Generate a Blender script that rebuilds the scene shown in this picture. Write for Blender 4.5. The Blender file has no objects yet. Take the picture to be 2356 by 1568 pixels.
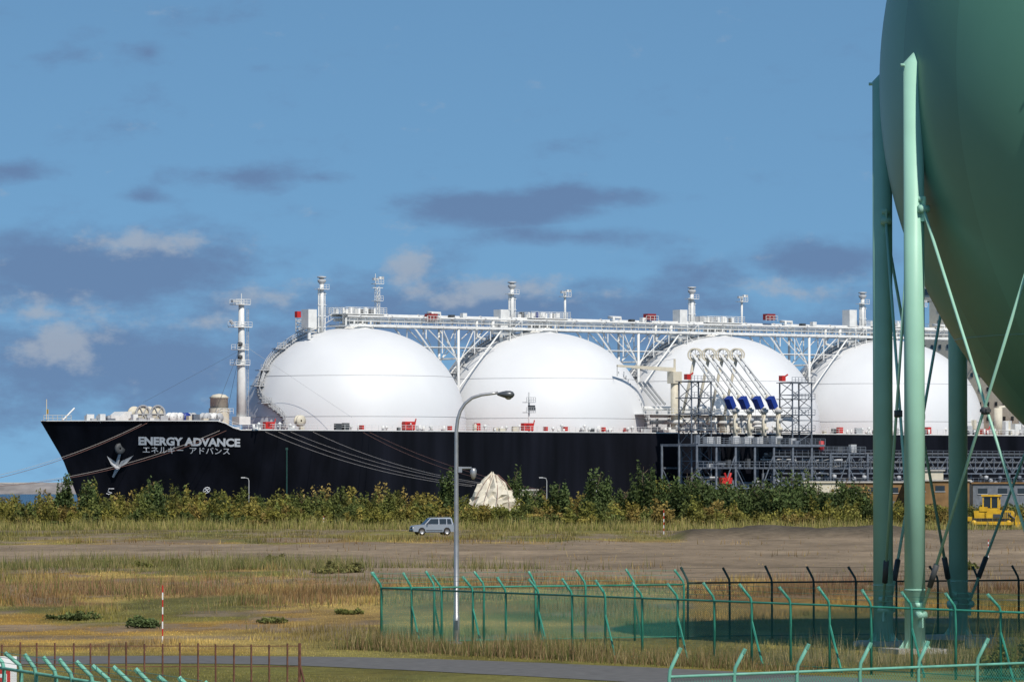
import bpy, bmesh, math, random
import numpy as np
from mathutils import Vector, Matrix
random.seed(7); rng=np.random.default_rng(11)
sc=bpy.context.scene
F=11700.0; CH=5.1; HY=1110.0; CX=1178.0
rad=math.radians

# ---------------------------------------------------------------- materials
def mat(name,col,rough=0.6,metal=0.0,var=0.12,scale=1.5,bump=0.0,spec=0.4,stretch=(1,1,1)):
    m=bpy.data.materials.new(name); m.use_nodes=True; nt=m.node_tree
    b=nt.nodes['Principled BSDF']; b.inputs['Roughness'].default_value=rough
    b.inputs['Metallic'].default_value=metal; b.inputs['Specular IOR Level'].default_value=spec
    tc=nt.nodes.new('ShaderNodeTexCoord'); mp=nt.nodes.new('ShaderNodeMapping'); mp.inputs['Scale'].default_value=stretch
    nt.links.new(tc.outputs['Object'],mp.inputs['Vector'])
    n=nt.nodes.new('ShaderNodeTexNoise'); n.inputs['Scale'].default_value=scale; n.inputs['Detail'].default_value=5
    nt.links.new(mp.outputs['Vector'],n.inputs['Vector'])
    r=nt.nodes.new('ShaderNodeValToRGB'); r.color_ramp.elements[0].position=0.3; r.color_ramp.elements[1].position=0.7
    r.color_ramp.elements[0].color=(*[c*(1-var) for c in col],1); r.color_ramp.elements[1].color=(*[min(1,c*(1+var)) for c in col],1)
    nt.links.new(n.outputs['Fac'],r.inputs['Fac']); nt.links.new(r.outputs['Color'],b.inputs['Base Color'])
    if bump>0:
        bp=nt.nodes.new('ShaderNodeBump'); bp.inputs['Strength'].default_value=bump; bp.inputs['Distance'].default_value=0.05
        nt.links.new(n.outputs['Fac'],bp.inputs['Height']); nt.links.new(bp.outputs['Normal'],b.inputs['Normal'])
    return m
def vcol_mat(name,rough=0.8,translucent=0.0,noise=0.0,nscale=3.0,bump=0):
    m=bpy.data.materials.new(name); m.use_nodes=True; nt=m.node_tree
    b=nt.nodes['Principled BSDF']; b.inputs['Roughness'].default_value=rough; b.inputs['Specular IOR Level'].default_value=0.15
    a=nt.nodes.new('ShaderNodeAttribute'); a.attribute_name='Col'
    out=a.outputs['Color']
    if noise>0:
        tc=nt.nodes.new('ShaderNodeTexCoord'); n=nt.nodes.new('ShaderNodeTexNoise'); n.inputs['Scale'].default_value=nscale; n.inputs['Detail'].default_value=8
        n.inputs['Roughness'].default_value=0.7
        nt.links.new(tc.outputs['Object'],n.inputs['Vector'])
        mr=nt.nodes.new('ShaderNodeMapRange'); mr.inputs['From Min'].default_value=0.3; mr.inputs['From Max'].default_value=0.7
        mr.inputs['To Min'].default_value=1-noise; mr.inputs['To Max'].default_value=1+noise
        nt.links.new(n.outputs['Fac'],mr.inputs['Value'])
        vm=nt.nodes.new('ShaderNodeVectorMath'); vm.operation='SCALE'
        nt.links.new(out,vm.inputs[0]); nt.links.new(mr.outputs['Result'],vm.inputs['Scale']); out=vm.outputs['Vector']
        if bump:
            bp=nt.nodes.new('ShaderNodeBump'); bp.inputs['Strength'].default_value=bump; bp.inputs['Distance'].default_value=0.3
            nt.links.new(n.outputs['Fac'],bp.inputs['Height']); nt.links.new(bp.outputs['Normal'],b.inputs['Normal'])
    nt.links.new(out,b.inputs['Base Color'])
    if translucent>0:
        t=nt.nodes.new('ShaderNodeBsdfTranslucent'); nt.links.new(out,t.inputs['Color'])
        mx=nt.nodes.new('ShaderNodeMixShader'); mx.inputs[0].default_value=translucent
        nt.links.new(b.outputs[0],mx.inputs[1]); nt.links.new(t.outputs[0],mx.inputs[2])
        nt.links.new(mx.outputs[0],nt.nodes['Material Output'].inputs['Surface'])
    return m

M_tank=mat('tank_white_paint',(.69,.70,.71),.5,var=.035,scale=.12)
M_white=mat('ship_white_paint',(.70,.70,.68),.5,var=.10,scale=.8)
M_seam=mat('seam_grey',(.42,.43,.44),.6)
M_hull=mat('hull_black_paint',(.0055,.006,.0095),.55,var=.6,scale=.3,spec=.12,stretch=(1,1,.10))
M_deck=mat('deck_red_brown',(.22,.09,.06),.8)
M_cream=mat('cream_paint',(.60,.55,.44),.6,var=.08)
M_red=mat('red_paint',(.50,.025,.02),.5)
M_blue=mat('blue_paint',(.015,.04,.24),.45)
M_grey=mat('jetty_grey_steel',(.135,.155,.185),.55,var=.25)
M_dgrey=mat('dark_machinery',(.06,.065,.07),.6)
M_glass=mat('dark_glass',(.015,.02,.025),.1,spec=.8)
M_ltext=mat('hull_lettering',(.78,.78,.78),.5,var=.05)
M_ropew=mat('rope_white',(.42,.37,.33),.8)
M_roper=mat('rope_red',(.20,.10,.08),.8)
M_gcol=mat('column_green_paint',(.34,.61,.48),.45,var=.07,scale=.8)
M_fgreen=mat('fence_green',(.035,.24,.17),.5,var=.2,scale=3)
M_fgreen2=mat('fence_pale_green',(.14,.38,.29),.5,var=.2,scale=3)
M_fdark=mat('fence_dark_green',(.012,.05,.045),.6)
M_rust=mat('rusty_steel',(.13,.055,.035),.85,var=.4,scale=8)
M_bark=mat('bark',(.12,.09,.06),.9,var=.3,scale=6)
M_lamp=mat('lamp_pole_steel',(.40,.40,.41),.38,metal=.6,var=.12,scale=4)
M_lampd=mat('lamp_head_grey',(.13,.14,.15),.35,metal=.5)
M_conc=mat('concrete',(.42,.40,.37),.85,var=.15)
M_yel=mat('yellow_paint',(.60,.36,.02),.5,var=.2)
M_black=mat('rubber_black',(.02,.02,.02),.8)
M_silver=mat('car_silver',(.42,.44,.47),.3,metal=.6,var=.03)
M_asph=mat('asphalt',(.12,.115,.11),.9,var=.2,scale=2.5,bump=.3)
M_brown=mat('ochre_wall',(.20,.115,.045),.7,var=.35,scale=.6)
M_tarp=mat('white_tarpaulin',(.62,.57,.46),.7,var=.2,scale=1.2,bump=.8)
M_rock=mat('breakwater_rock',(.24,.22,.21),.9,var=.3,scale=.08,bump=.5)
M_signw=mat('sign_white',(.8,.8,.8),.5,var=.03)
M_ground=vcol_mat('ground_soil',.95,noise=.38,nscale=1.3,bump=.7)
M_grass=vcol_mat('grass_blades',.8,translucent=.25)
M_leaf=vcol_mat('leaves',.6,translucent=.25)
mat_dkred=mat('dark_red_paint',(.25,.02,.02),.5)

def sphere_mat():
    m=bpy.data.materials.new('sphere_green_paint'); m.use_nodes=True; nt=m.node_tree
    b=nt.nodes['Principled BSDF']; b.inputs['Roughness'].default_value=.40; b.inputs['Specular IOR Level'].default_value=.5
    tc=nt.nodes.new('ShaderNodeTexCoord'); sp=nt.nodes.new('ShaderNodeSeparateXYZ'); nt.links.new(tc.outputs['Object'],sp.inputs[0])
    at=nt.nodes.new('ShaderNodeMath'); at.operation='ARCTAN2'; nt.links.new(sp.outputs['Y'],at.inputs[0]); nt.links.new(sp.outputs['X'],at.inputs[1])
    ml=nt.nodes.new('ShaderNodeMath'); ml.operation='MULTIPLY'; ml.inputs[1].default_value=26/(2*math.pi); nt.links.new(at.outputs[0],ml.inputs[0])
    fl=nt.nodes.new('ShaderNodeMath'); fl.operation='FLOOR'; nt.links.new(ml.outputs[0],fl.inputs[0])
    wn=nt.nodes.new('ShaderNodeTexWhiteNoise'); wn.noise_dimensions='1D'; nt.links.new(fl.outputs[0],wn.inputs['W'])
    fr=nt.nodes.new('ShaderNodeMath'); fr.operation='FRACT'; nt.links.new(ml.outputs[0],fr.inputs[0])
    lt=nt.nodes.new('ShaderNodeMath'); lt.operation='LESS_THAN'; lt.inputs[1].default_value=.012; nt.links.new(fr.outputs[0],lt.inputs[0])
    n=nt.nodes.new('ShaderNodeTexNoise'); n.inputs['Scale'].default_value=.35; n.inputs['Detail'].default_value=5; nt.links.new(tc.outputs['Object'],n.inputs['Vector'])
    a1=nt.nodes.new('ShaderNodeMath'); a1.operation='MULTIPLY_ADD'; a1.inputs[1].default_value=.24; a1.inputs[2].default_value=.76; nt.links.new(wn.outputs['Value'],a1.inputs[0])
    a2=nt.nodes.new('ShaderNodeMath'); a2.operation='MULTIPLY_ADD'; a2.inputs[1].default_value=.2; nt.links.new(n.outputs['Fac'],a2.inputs[0]); nt.links.new(a1.outputs[0],a2.inputs[2])
    a3=nt.nodes.new('ShaderNodeMath'); a3.operation='MULTIPLY_ADD'; a3.inputs[1].default_value=-.15; nt.links.new(lt.outputs[0],a3.inputs[0]); nt.links.new(a2.outputs[0],a3.inputs[2])
    vm=nt.nodes.new('ShaderNodeVectorMath'); vm.operation='SCALE'; vm.inputs[0].default_value=(.115,.295,.205); nt.links.new(a3.outputs[0],vm.inputs['Scale'])
    nt.links.new(vm.outputs['Vector'],b.inputs['Base Color']); return m
M_sphere=sphere_mat()

def chain_mat(name,col,pitch=.07,wire=.16):
    m=bpy.data.materials.new(name); m.use_nodes=True; nt=m.node_tree
    b=nt.nodes['Principled BSDF']; b.inputs['Base Color'].default_value=(*col,1); b.inputs['Roughness'].default_value=.6
    uv=nt.nodes.new('ShaderNodeUVMap'); sp=nt.nodes.new('ShaderNodeSeparateXYZ'); nt.links.new(uv.outputs[0],sp.inputs[0])
    def mm(op,a,b_=None):
        x=nt.nodes.new('ShaderNodeMath'); x.operation=op
        for i,v in enumerate((a,b_)):
            if v is None: continue
            if isinstance(v,(int,float)): x.inputs[i].default_value=v
            else: nt.links.new(v,x.inputs[i])
        return x.outputs[0]
    s=mm('FRACT',mm('DIVIDE',mm('ADD',sp.outputs[0],sp.outputs[1]),pitch)); d=mm('FRACT',mm('DIVIDE',mm('SUBTRACT',sp.outputs[0],sp.outputs[1]),pitch))
    k=mm('MAXIMUM',mm('LESS_THAN',s,wire),mm('LESS_THAN',d,wire))
    t=nt.nodes.new('ShaderNodeBsdfTransparent'); mx=nt.nodes.new('ShaderNodeMixShader')
    nt.links.new(k,mx.inputs[0]); nt.links.new(t.outputs[0],mx.inputs[1]); nt.links.new(b.outputs[0],mx.inputs[2])
    nt.links.new(mx.outputs[0],nt.nodes['Material Output'].inputs['Surface']); return m
M_chain=chain_mat('chain_link_green',(.05,.28,.20),wire=.14)
M_chaind=chain_mat('chain_link_dark',(.02,.07,.06),wire=.12)

# ---------------------------------------------------------------- mesh builder
class MB:
    def __init__(s): s.v=[];s.f=[];s.mi=[];s.sm=[];s.mats=[]
    def m(s,mt):
        if mt not in s.mats: s.mats.append(mt)
        return s.mats.index(mt)
    def add(s,vs,fs,mt,smooth=False):
        o=len(s.v); s.v+= [tuple(p) for p in vs]; k=s.m(mt)
        for f in fs: s.f.append([i+o for i in f]); s.mi.append(k); s.sm.append(smooth)
    def box(s,c,size,mt,rz=0,ry=0):
        x,y,z=[a/2 for a in size]; R=Matrix.Rotation(rz,3,'Z')@Matrix.Rotation(ry,3,'Y'); c=Vector(c)
        vs=[c+R@Vector(p) for p in [(-x,-y,-z),(x,-y,-z),(x,y,-z),(-x,y,-z),(-x,-y,z),(x,-y,z),(x,y,z),(-x,y,z)]]
        s.add(vs,[(0,3,2,1),(4,5,6,7),(0,1,5,4),(1,2,6,5),(2,3,7,6),(3,0,4,7)],mt)
    def path(s,pts,r,mt,n=6,cap=True):
        pts=[Vector(p) for p in pts]; k=len(pts)
        if not isinstance(r,(list,tuple)): r=[r]*k
        vs=[];fs=[]; prev=None
        for i,p in enumerate(pts):
            t=(pts[min(i+1,k-1)]-pts[max(i-1,0)])
            if t.length<1e-9: t=Vector((0,0,1))
            t.normalize()
            if prev is None:
                a=Vector((0,0,1)) if abs(t.z)<.9 else Vector((1,0,0)); a=(a-t*a.dot(t)).normalized()
            else: a=(prev-t*prev.dot(t)).normalized()
            prev=a; b=t.cross(a)
            for j in range(n):
                q=2*math.pi*j/n+math.pi/n
                vs.append(p+(a*math.cos(q)+b*math.sin(q))*r[i])
        for i in range(k-1):
            for j in range(n):
                j2=(j+1)%n; fs.append((i*n+j,i*n+j2,(i+1)*n+j2,(i+1)*n+j))
        if cap: fs.append(tuple(range(n-1,-1,-1))); fs.append(tuple((k-1)*n+j for j in range(n)))
        s.add(vs,fs,mt,n>=7)
    def tube(s,a,b,r,mt,n=6,r2=None): s.path([a,b],[r,r if r2 is None else r2],mt,n)
    def lathe(s,c,prof,mt,n=24,axis='Z'):
        c=Vector(c); vs=[];fs=[];k=len(prof)
        for (r,z) in prof:
            for j in range(n):
                q=2*math.pi*j/n
                p=Vector((r*math.cos(q),r*math.sin(q),z))
                if axis=='Y': p=Vector((p.x,p.z,p.y))
                if axis=='X': p=Vector((p.z,p.x,p.y))
                vs.append(c+p)
        for i in range(k-1):
            for j in range(n):
                j2=(j+1)%n; fs.append((i*n+j,i*n+j2,(i+1)*n+j2,(i+1)*n+j))
        s.add(vs,fs,mt,True)
    def extr(s,poly,y0,y1,mt,inset=0):
        n=len(poly); vs=[(x,y0,z) for x,z in poly]+[(x,y1,z) for x,z in poly]
        fs=[tuple(range(n)),tuple(range(2*n-1,n-1,-1))]+[(i,i+n,(i+1)%n+n,(i+1)%n) for i in range(n)]
        s.add(vs,fs,mt)
    def rail(s,a,b,h,mt,step=1.5,r=.03,bars=2):
        a=Vector(a);b=Vector(b);n=max(1,int((b-a).length/step))
        for i in range(n+1):
            p=a.lerp(b,i/n); s.tube(p,p+Vector((0,0,h)),r,mt,4)
        for k in range(bars):
            z=Vector((0,0,h*(k+1)/bars)); s.tube(a+z,b+z,r,mt,4)
    def tower(s,x0,x1,y0,y1,z0,z1,nz,mt,r=.15,rb=.08):
        c=[(x0,y0),(x1,y0),(x1,y1),(x0,y1)]
        for p in c: s.tube((*p,z0),(*p,z1),r,mt,4)
        for i in range(nz+1):
            z=z0+(z1-z0)*i/nz
            for j in range(4): s.tube((*c[j],z),(*c[(j+1)%4],z),rb*1.2,mt,4)
        for i in range(nz):
            za=z0+(z1-z0)*i/nz; zb=z0+(z1-z0)*(i+1)/nz
            for j in range(4):
                p,q=c[j],c[(j+1)%4]
                if i%2: p,q=q,p
                s.tube((*p,za),(*q,zb),rb,mt,4)
    def obj(s,name,parent=None,loc=(0,0,0),rot=0):
        me=bpy.data.meshes.new(name); me.from_pydata(s.v,[],s.f)
        for m_ in s.mats: me.materials.append(m_)
        me.polygons.foreach_set('material_index',s.mi); me.polygons.foreach_set('use_smooth',s.sm); me.update()
        bm=bmesh.new(); bm.from_mesh(me); bmesh.ops.recalc_face_normals(bm,faces=bm.faces); bm.to_mesh(me); bm.free()
        o=bpy.data.objects.new(name,me); sc.collection.objects.link(o); o.location=loc; o.rotation_euler=(0,0,rot)
        if parent: o.parent=parent
        return o
def empty(name,loc=(0,0,0),rot=0):
    e=bpy.data.objects.new(name,None); sc.collection.objects.link(e); e.location=loc; e.rotation_euler=(0,0,rot); e.empty_display_size=.5; return e
def np_mesh(name,v,t,c,mt,parent=None):
    me=bpy.data.meshes.new(name); nv=len(v); nt_,k=t.shape
    me.vertices.add(nv); me.vertices.foreach_set('co',v.astype(np.float32).ravel())
    me.loops.add(nt_*k); me.loops.foreach_set('vertex_index',t.astype(np.int32).ravel())
    me.polygons.add(nt_); me.polygons.foreach_set('loop_start',np.arange(nt_,dtype=np.int32)*k)
    try: me.polygons.foreach_set('loop_total',np.full(nt_,k,dtype=np.int32))
    except Exception: pass
    me.update(calc_edges=True)
    a=me.color_attributes.new('Col','FLOAT_COLOR','POINT')
    cc=np.ones((nv,4),np.float32); cc[:,:3]=c; a.data.foreach_set('color',cc.ravel())
    me.materials.append(mt); o=bpy.data.objects.new(name,me); sc.collection.objects.link(o)
    if parent: o.parent=parent
    return o

# ---------------------------------------------------------------- noise
_T=rng.random((256,256))
def vn(x,y,s,seed=0):
    x=np.asarray(x,float)/s+seed*17.3; y=np.asarray(y,float)/s+seed*31.7
    xi=np.floor(x).astype(int); yi=np.floor(y).astype(int); fx=x-xi; fy=y-yi
    fx=fx*fx*(3-2*fx); fy=fy*fy*(3-2*fy)
    g=lambda a,b:_T[a%256,b%256]
    return (g(xi,yi)*(1-fx)+g(xi+1,yi)*fx)*(1-fy)+(g(xi,yi+1)*(1-fx)+g(xi+1,yi+1)*fx)*fy
def fbm(x,y,s,seed=0):
    return (vn(x,y,s,seed)+.5*vn(x,y,s/2,seed+1)+.25*vn(x,y,s/4,seed+2)+.13*vn(x,y,s/8,seed+3))/1.88
def sst(a,b,x):
    t=np.clip((x-a)/(b-a),0,1); return t*t*(3-2*t)
def lerp(a,b,t): return a*(1-t[:,None])+b*t[:,None]

DRY=np.array([.42,.30,.095]); BRN=np.array([.23,.135,.06]); GRN=np.array([.12,.145,.04]); DIRT=np.array([.235,.178,.118]); ORG=np.array([.42,.25,.05])
def region(X,Y):
    """dirt amount and colour of vegetation at a ground point"""
    n=fbm(X,Y*.35,12,1); n2=fbm(X,Y*.3,5,5); n3=fbm(X,Y*.4,2.0,9); n4=fbm(X,Y*.3,3.0,63)
    left=sst(-5,-22,X)
    ylo=256+66*left+(n-.5)*70; yhi=436-10*left+(n2-.5)*50+130*sst(13,22,X)
    dirt=sst(-8,8,Y-ylo)*sst(8,-8,Y-yhi)
    dirt=np.maximum(dirt, .8*sst(.54,.66,n2)*sst(220,260,Y)*sst(600,500,Y))
    dirt=np.maximum(dirt,.75*sst(.56,.66,n4)*sst(150,180,Y))
    dirt=np.maximum(dirt,.7*sst(3.5,1.0,np.abs(Y-168-(n2-.5)*6))*sst(-3,-9,X))
    veg=lerp(np.broadcast_to(DRY,(len(X),3)),BRN[None],sst(.38,.56,n2)*.85*sst(165,220,Y))
    veg=lerp(veg,ORG[None],sst(.42,.58,n)*.75*sst(240,190,Y))
    veg=lerp(veg,BRN[None],sst(.50,.62,n4)*.6)
    gr=sst(.52,.66,fbm(X,Y*.35,8,22))*.7
    gr=np.maximum(gr,sst(158,148,Y)*(.35+.6*n2))
    gr=np.maximum(gr,sst(-6,0,X-(-4))*sst(185,172,Y)*.6)
    gr=np.maximum(gr,sst(430,470,Y)*(.35+.4*n3))
    veg=lerp(veg,GRN[None],np.clip(gr,0,1))
    veg=veg*(.50+1.0*n3)[:,None]
    return dirt,veg,n,n2,n3

# ---------------------------------------------------------------- ground sheet
def axis(parts):
    out=[]
    for a,b,s in parts: out+=list(np.arange(a,b,s))
    out.append(parts[-1][1]); return np.array(out)
gx=axis([(-9000,-1000,1000),(-1000,-100,60),(-100,-45,3),(-45,55,.6),(55,110,3),(110,1000,60),(1000,9000,1000)])
gy=axis([(-60,100,10),(100,200,.6),(200,300,1.0),(300,620,2.2),(620,860,8),(860,905,6)])
XX,YY=np.meshgrid(gx,gy); X=XX.ravel(); Y=YY.ravel()
dirt,veg,n,n2,n3=region(X,Y)
tr=np.exp(-((Y-372-14*(vn(X,Y,40,4)-.5))/7)**2)+np.exp(-((Y-330-14*(vn(X,Y,35,6)-.5))/4)**2)
col=lerp(veg*.8,DIRT[None]*(.62+.76*n3)[:,None]*(.72+.56*n)[:,None]*(1+.25*tr)[:,None],dirt)
def gz(X,Y): return np.where((Y>190)&(Y<860),(fbm(X,Y,12,3)-.5)*.35*sst(190,230,Y),0.0)
Z=gz(X,Y)
bank=np.exp(-((Y-478-6*(vn(X,Y,9,8)-.5))/9)**2)*sst(14,17,X)*sst(42,36,X)*(.25+.9*fbm(X,Y,4,4))
Z=Z+bank*1.3
col=lerp(col,np.array([[.085,.07,.05]])*(.5+1.1*n3)[:,None],np.clip(bank*1.5,0,1))
Z=np.where(Y>862,-(Y-862)*.16,Z)
nx=len(gx); ny=len(gy); idx=np.arange(nx*ny).reshape(ny,nx)
q=np.stack([idx[:-1,:-1],idx[:-1,1:],idx[1:,1:],idx[1:,:-1]],-1).reshape(-1,4)
g=np_mesh('ground',np.stack([X,Y,Z],1),q,col,M_ground)
g.data.polygons.foreach_set('use_smooth',[True]*len(g.data.polygons))

def sea():
    m=bpy.data.materials.new('sea_water'); m.use_nodes=True; nt=m.node_tree; b=nt.nodes['Principled BSDF']
    b.inputs['Base Color'].default_value=(.012,.045,.085,1); b.inputs['Roughness'].default_value=.25
    tc=nt.nodes.new('ShaderNodeTexCoord'); n=nt.nodes.new('ShaderNodeTexNoise'); n.inputs['Scale'].default_value=.25; n.inputs['Detail'].default_value=6
    bp=nt.nodes.new('ShaderNodeBump'); bp.inputs['Strength'].default_value=.6; bp.inputs['Distance'].default_value=.8
    nt.links.new(tc.outputs['Object'],n.inputs['Vector']); nt.links.new(n.outputs['Fac'],bp.inputs['Height']); nt.links.new(bp.outputs['Normal'],b.inputs['Normal'])
    s=MB(); s.add([(-30000,820,-3),(30000,820,-3),(30000,45000,-3),(-30000,45000,-3)],[(0,1,2,3)],m); s.obj('sea')
sea()
def breakwater():
    s=MB(); xs=np.arange(-1500,2600,9.0); rows=[(-40,-5),(-18,1.5),(-10,4.2),(0,4.8),(10,4.2),(40,-5)]
    vs=[];fs=[]
    for i,x in enumerate(xs):
        for j,(dy,z) in enumerate(rows):
            hz=0 if z<0 else random.uniform(-.9,1.1)
            vs.append((x+random.uniform(-3,3),3700+dy+random.uniform(-2,2),z+hz))
    k=len(rows)
    for i in range(len(xs)-1):
        for j in range(k-1): fs.append((i*k+j,(i+1)*k+j,(i+1)*k+j+1,i*k+j+1))
    s.add(vs,fs,M_rock); s.box((-400,3706,4.6),(900,5,1.6),M_conc)
    s.obj('breakwater')
breakwater()

def ribbon(name,pts,w,mt,z=.012):
    V=Vector; P=[V((x,y,0)) for x,y in pts]; out=[]
    for i in range(len(P)-1):
        p0=P[max(i-1,0)];p1=P[i];p2=P[i+1];p3=P[min(i+2,len(P)-1)]
        for k in range(6):
            t=k/6; out.append(.5*((2*p1)+(-p0+p2)*t+(2*p0-5*p1+4*p2-p3)*t*t+(-p0+3*p1-3*p2+p3)*t**3))
    out.append(P[-1]); s=MB(); vs=[]
    for i,p in enumerate(out):
        t=(out[min(i+2,len(out)-1)]-out[max(i-2,0)]).normalized(); nn=V((-t.y,t.x,0)); e=random.uniform(-.12,.12)
        vs+= [p+nn*(w/2+e)+V((0,0,z)),p-nn*(w/2+e*.7)+V((0,0,z))]
    s.add(vs,[(2*i,2*i+1,2*i+3,2*i+2) for i in range(len(out)-1)],mt); s.obj(name); return [(p.x,p.y) for p in out]
PW=3.2
pathpts=ribbon('asphalt_path',[(-30,141),(-21,144),(-14.5,146.2),(-9.5,147.0),(-5.2,145.6),(-1.5,142.0),(2.2,137.3),(6.5,131),(12,122)],PW*2,M_asph)
PP=np.array(pathpts)
def near_path(x,y):
    d=np.full(len(x),1e9)
    for p in PP: d=np.minimum(d,np.hypot(x-p[0],y-p[1]))
    return d

# ---------------------------------------------------------------- grass
def blades(name,X,Y,h,w,col,Zb=None,lean=.35):
    n=len(X); a=rng.random(n)*2*np.pi; dx=np.cos(a)*w/2; dy=np.sin(a)*w/2
    la=rng.random(n)*2*np.pi; ll=rng.random(n)*lean*h
    z0=gz(X,Y)-.03 if Zb is None else Zb
    v=np.empty((n,3,3)); v[:,0]=np.stack([X-dx,Y-dy,z0],1); v[:,1]=np.stack([X+dx,Y+dy,z0],1)
    v[:,2]=np.stack([X+np.cos(la)*ll,Y+np.sin(la)*ll,z0+h],1)
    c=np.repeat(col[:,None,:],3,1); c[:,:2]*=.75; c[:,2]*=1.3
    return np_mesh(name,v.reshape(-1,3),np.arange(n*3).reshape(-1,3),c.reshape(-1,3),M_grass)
N=330000
py=rng.uniform(1222,1610,N); px=rng.uniform(-160,2520,N); Y=CH*F/(py-HY); X=(px-CX)/F*Y
dirt,veg,n,n2,n3=region(X,Y); npd=near_path(X,Y)
keep=(rng.random(N)>dirt*.96)&(npd>PW+.1)
X,Y,veg,n,n2,n3,npd=[a[keep] for a in (X,Y,veg,n,n2,n3,npd)]
tall=sst(.50,.66,fbm(X,Y*.3,5,41))*sst(150,175,Y)
h=(.05+.15*rng.random(len(X)))*(.55+2.2*tall)*(.85+.5*sst(180,300,Y))
h=np.where((npd<PW+4)&(Y<146),h*.6,h)
c=veg*(.55+.9*rng.random(len(X)))[:,None]*1.28*(1-.25*tall)[:,None]
c=lerp(c,np.array([[.46,.36,.18]]),(rng.random(len(X))<.12)*.7)
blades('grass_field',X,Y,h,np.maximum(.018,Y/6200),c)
def weeds(name,n,fx,hh,cols,thr=None):
    x,y=fx(n)
    if thr is not None:
        k=fbm(x,y*.4,5,77)>thr; x,y=x[k],y[k]; n=len(x)
    cc=np.array(cols)[rng.integers(0,len(cols),n)]*(.7+.6*rng.random(n))[:,None]
    h=hh*(.25+.75*rng.random(n)**1.5)*(.3+1.2*vn(x,y,2,12))
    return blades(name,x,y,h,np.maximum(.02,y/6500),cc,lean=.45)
WC=[(.26,.17,.09),(.16,.14,.05),(.12,.14,.04),(.36,.28,.14)]
def along(p0,p1,sd):
    def f(n):
        t=rng.random(n)
        return p0[0]+(p1[0]-p0[0])*t+rng.normal(0,sd,n), p0[1]+(p1[1]-p0[1])*t+rng.normal(0,sd,n)
    return f
weeds('roadside_weeds',12000,along((-4.6,157),(8,138),.55),.75,WC)
weeds('tall_weeds',15000,along((1,248),(26,246),5),.7,[(.28,.16,.10),(.24,.14,.08),(.38,.28,.15)],.50)
weeds('tall_weeds',22000,along((-32,232),(-6,238),14),.85,[(.30,.165,.09),(.16,.16,.05),(.34,.23,.11)],.50)
weeds('tall_weeds',14000,along((-26,308),(-10,304),7),.95,[(.14,.16,.05),(.28,.23,.11),(.22,.2,.07)],.46)
weeds('tall_weeds',26000,along((-70,556),(48,556),6),1.4,[(.30,.27,.085),(.38,.31,.13),(.18,.19,.05)])
weeds('tall_weeds',9000,along((14.2,139),(19,150),1.3),1.6,[(.15,.14,.04),(.26,.19,.06),(.11,.13,.03)])
weeds('tall_weeds',4000,along((8,147),(17,141),1.5),.8,[(.38,.31,.16),(.24,.21,.08)])

# ---------------------------------------------------------------- shrubs / trees
def leafcloud(specs,leaf=.2,stems=9,per=70,spiky=.5):
    P=[];C=[]
    for (x,y,z,h,r,c) in specs:
        c=np.array(c)
        for s in range(stems):
            a=random.uniform(0,2*math.pi); rr=r*math.sqrt(random.random())*.75; hh=h*random.uniform(1-spiky,1)*(1-.3*(rr/r)**2)
            t=rng.random(per)**.8; lean=random.uniform(0,.35)*r
            wid=r*.36*(1.08-t)**.5
            p=np.stack([x+math.cos(a)*(rr+lean*t)+rng.normal(0,1,per)*wid*.8,y+math.sin(a)*(rr+lean*t)+rng.normal(0,1,per)*wid*.8,z+.05+t*hh+rng.normal(0,.05,per)*h],1)
            P.append(p); b=random.uniform(.55,1.4)
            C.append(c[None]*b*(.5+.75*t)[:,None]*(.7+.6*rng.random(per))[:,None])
    P=np.concatenate(P);C=np.concatenate(C);n=len(P)
    u=rng.normal(0,1,(n,3)); u/=np.linalg.norm(u,axis=1)[:,None]; w=rng.normal(0,1,(n,3)); w-=u*(u*w).sum(1)[:,None]; w/=np.linalg.norm(w,axis=1)[:,None]
    L=leaf*(.6+.8*rng.random(n))[:,None]
    v=np.stack([P-u*L,P+w*L*.5,P+u*L,P-w*L*.5],1); return v.reshape(-1,3),np.repeat(C,4,0)
def leafobj(name,specs,parent=None,**k):
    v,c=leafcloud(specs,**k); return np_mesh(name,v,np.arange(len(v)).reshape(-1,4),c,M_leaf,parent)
OL=[(.145,.145,.032),(.19,.175,.038),(.23,.19,.045),(.09,.11,.032),(.25,.185,.055),(.12,.135,.035),(.17,.16,.04)]
specs=[]
for row,(yy,cnt,lo,hi) in enumerate([(566,64,.9,2.2),(575,70,1.6,3.2),(588,76,2.4,4.0),(604,80,2.8,4.5),(625,72,3.0,4.9),(650,60,3.2,5.1)]):
    for i in range(cnt):
        x=-75+i*(118+ (30 if yy>600 else 0))/cnt+random.uniform(-1.2,1.2); y=yy+random.uniform(-6,6)
        h=random.uniform(lo,hi)*(1+.40*(vn([x],[y],8,2)[0]-.5))
        pxx=CX+x*F/y
        if 1070<pxx<1205: h=min(h,2.5)
        if pxx>1520 and pxx<2000: h*=1.2
        if pxx>2010 and y<596: continue
        if pxx>2010: h=random.uniform(2.2,3.3)
        elif random.random()<.08: h*=1.3
        if pxx<200 and row>1: h*=.86
        specs.append((x,y,0,h,random.uniform(1.0,2.0),random.choice(OL)))
leafobj('shrub_thicket',specs,leaf=.18,stems=10,per=80,spiky=.55)
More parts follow.
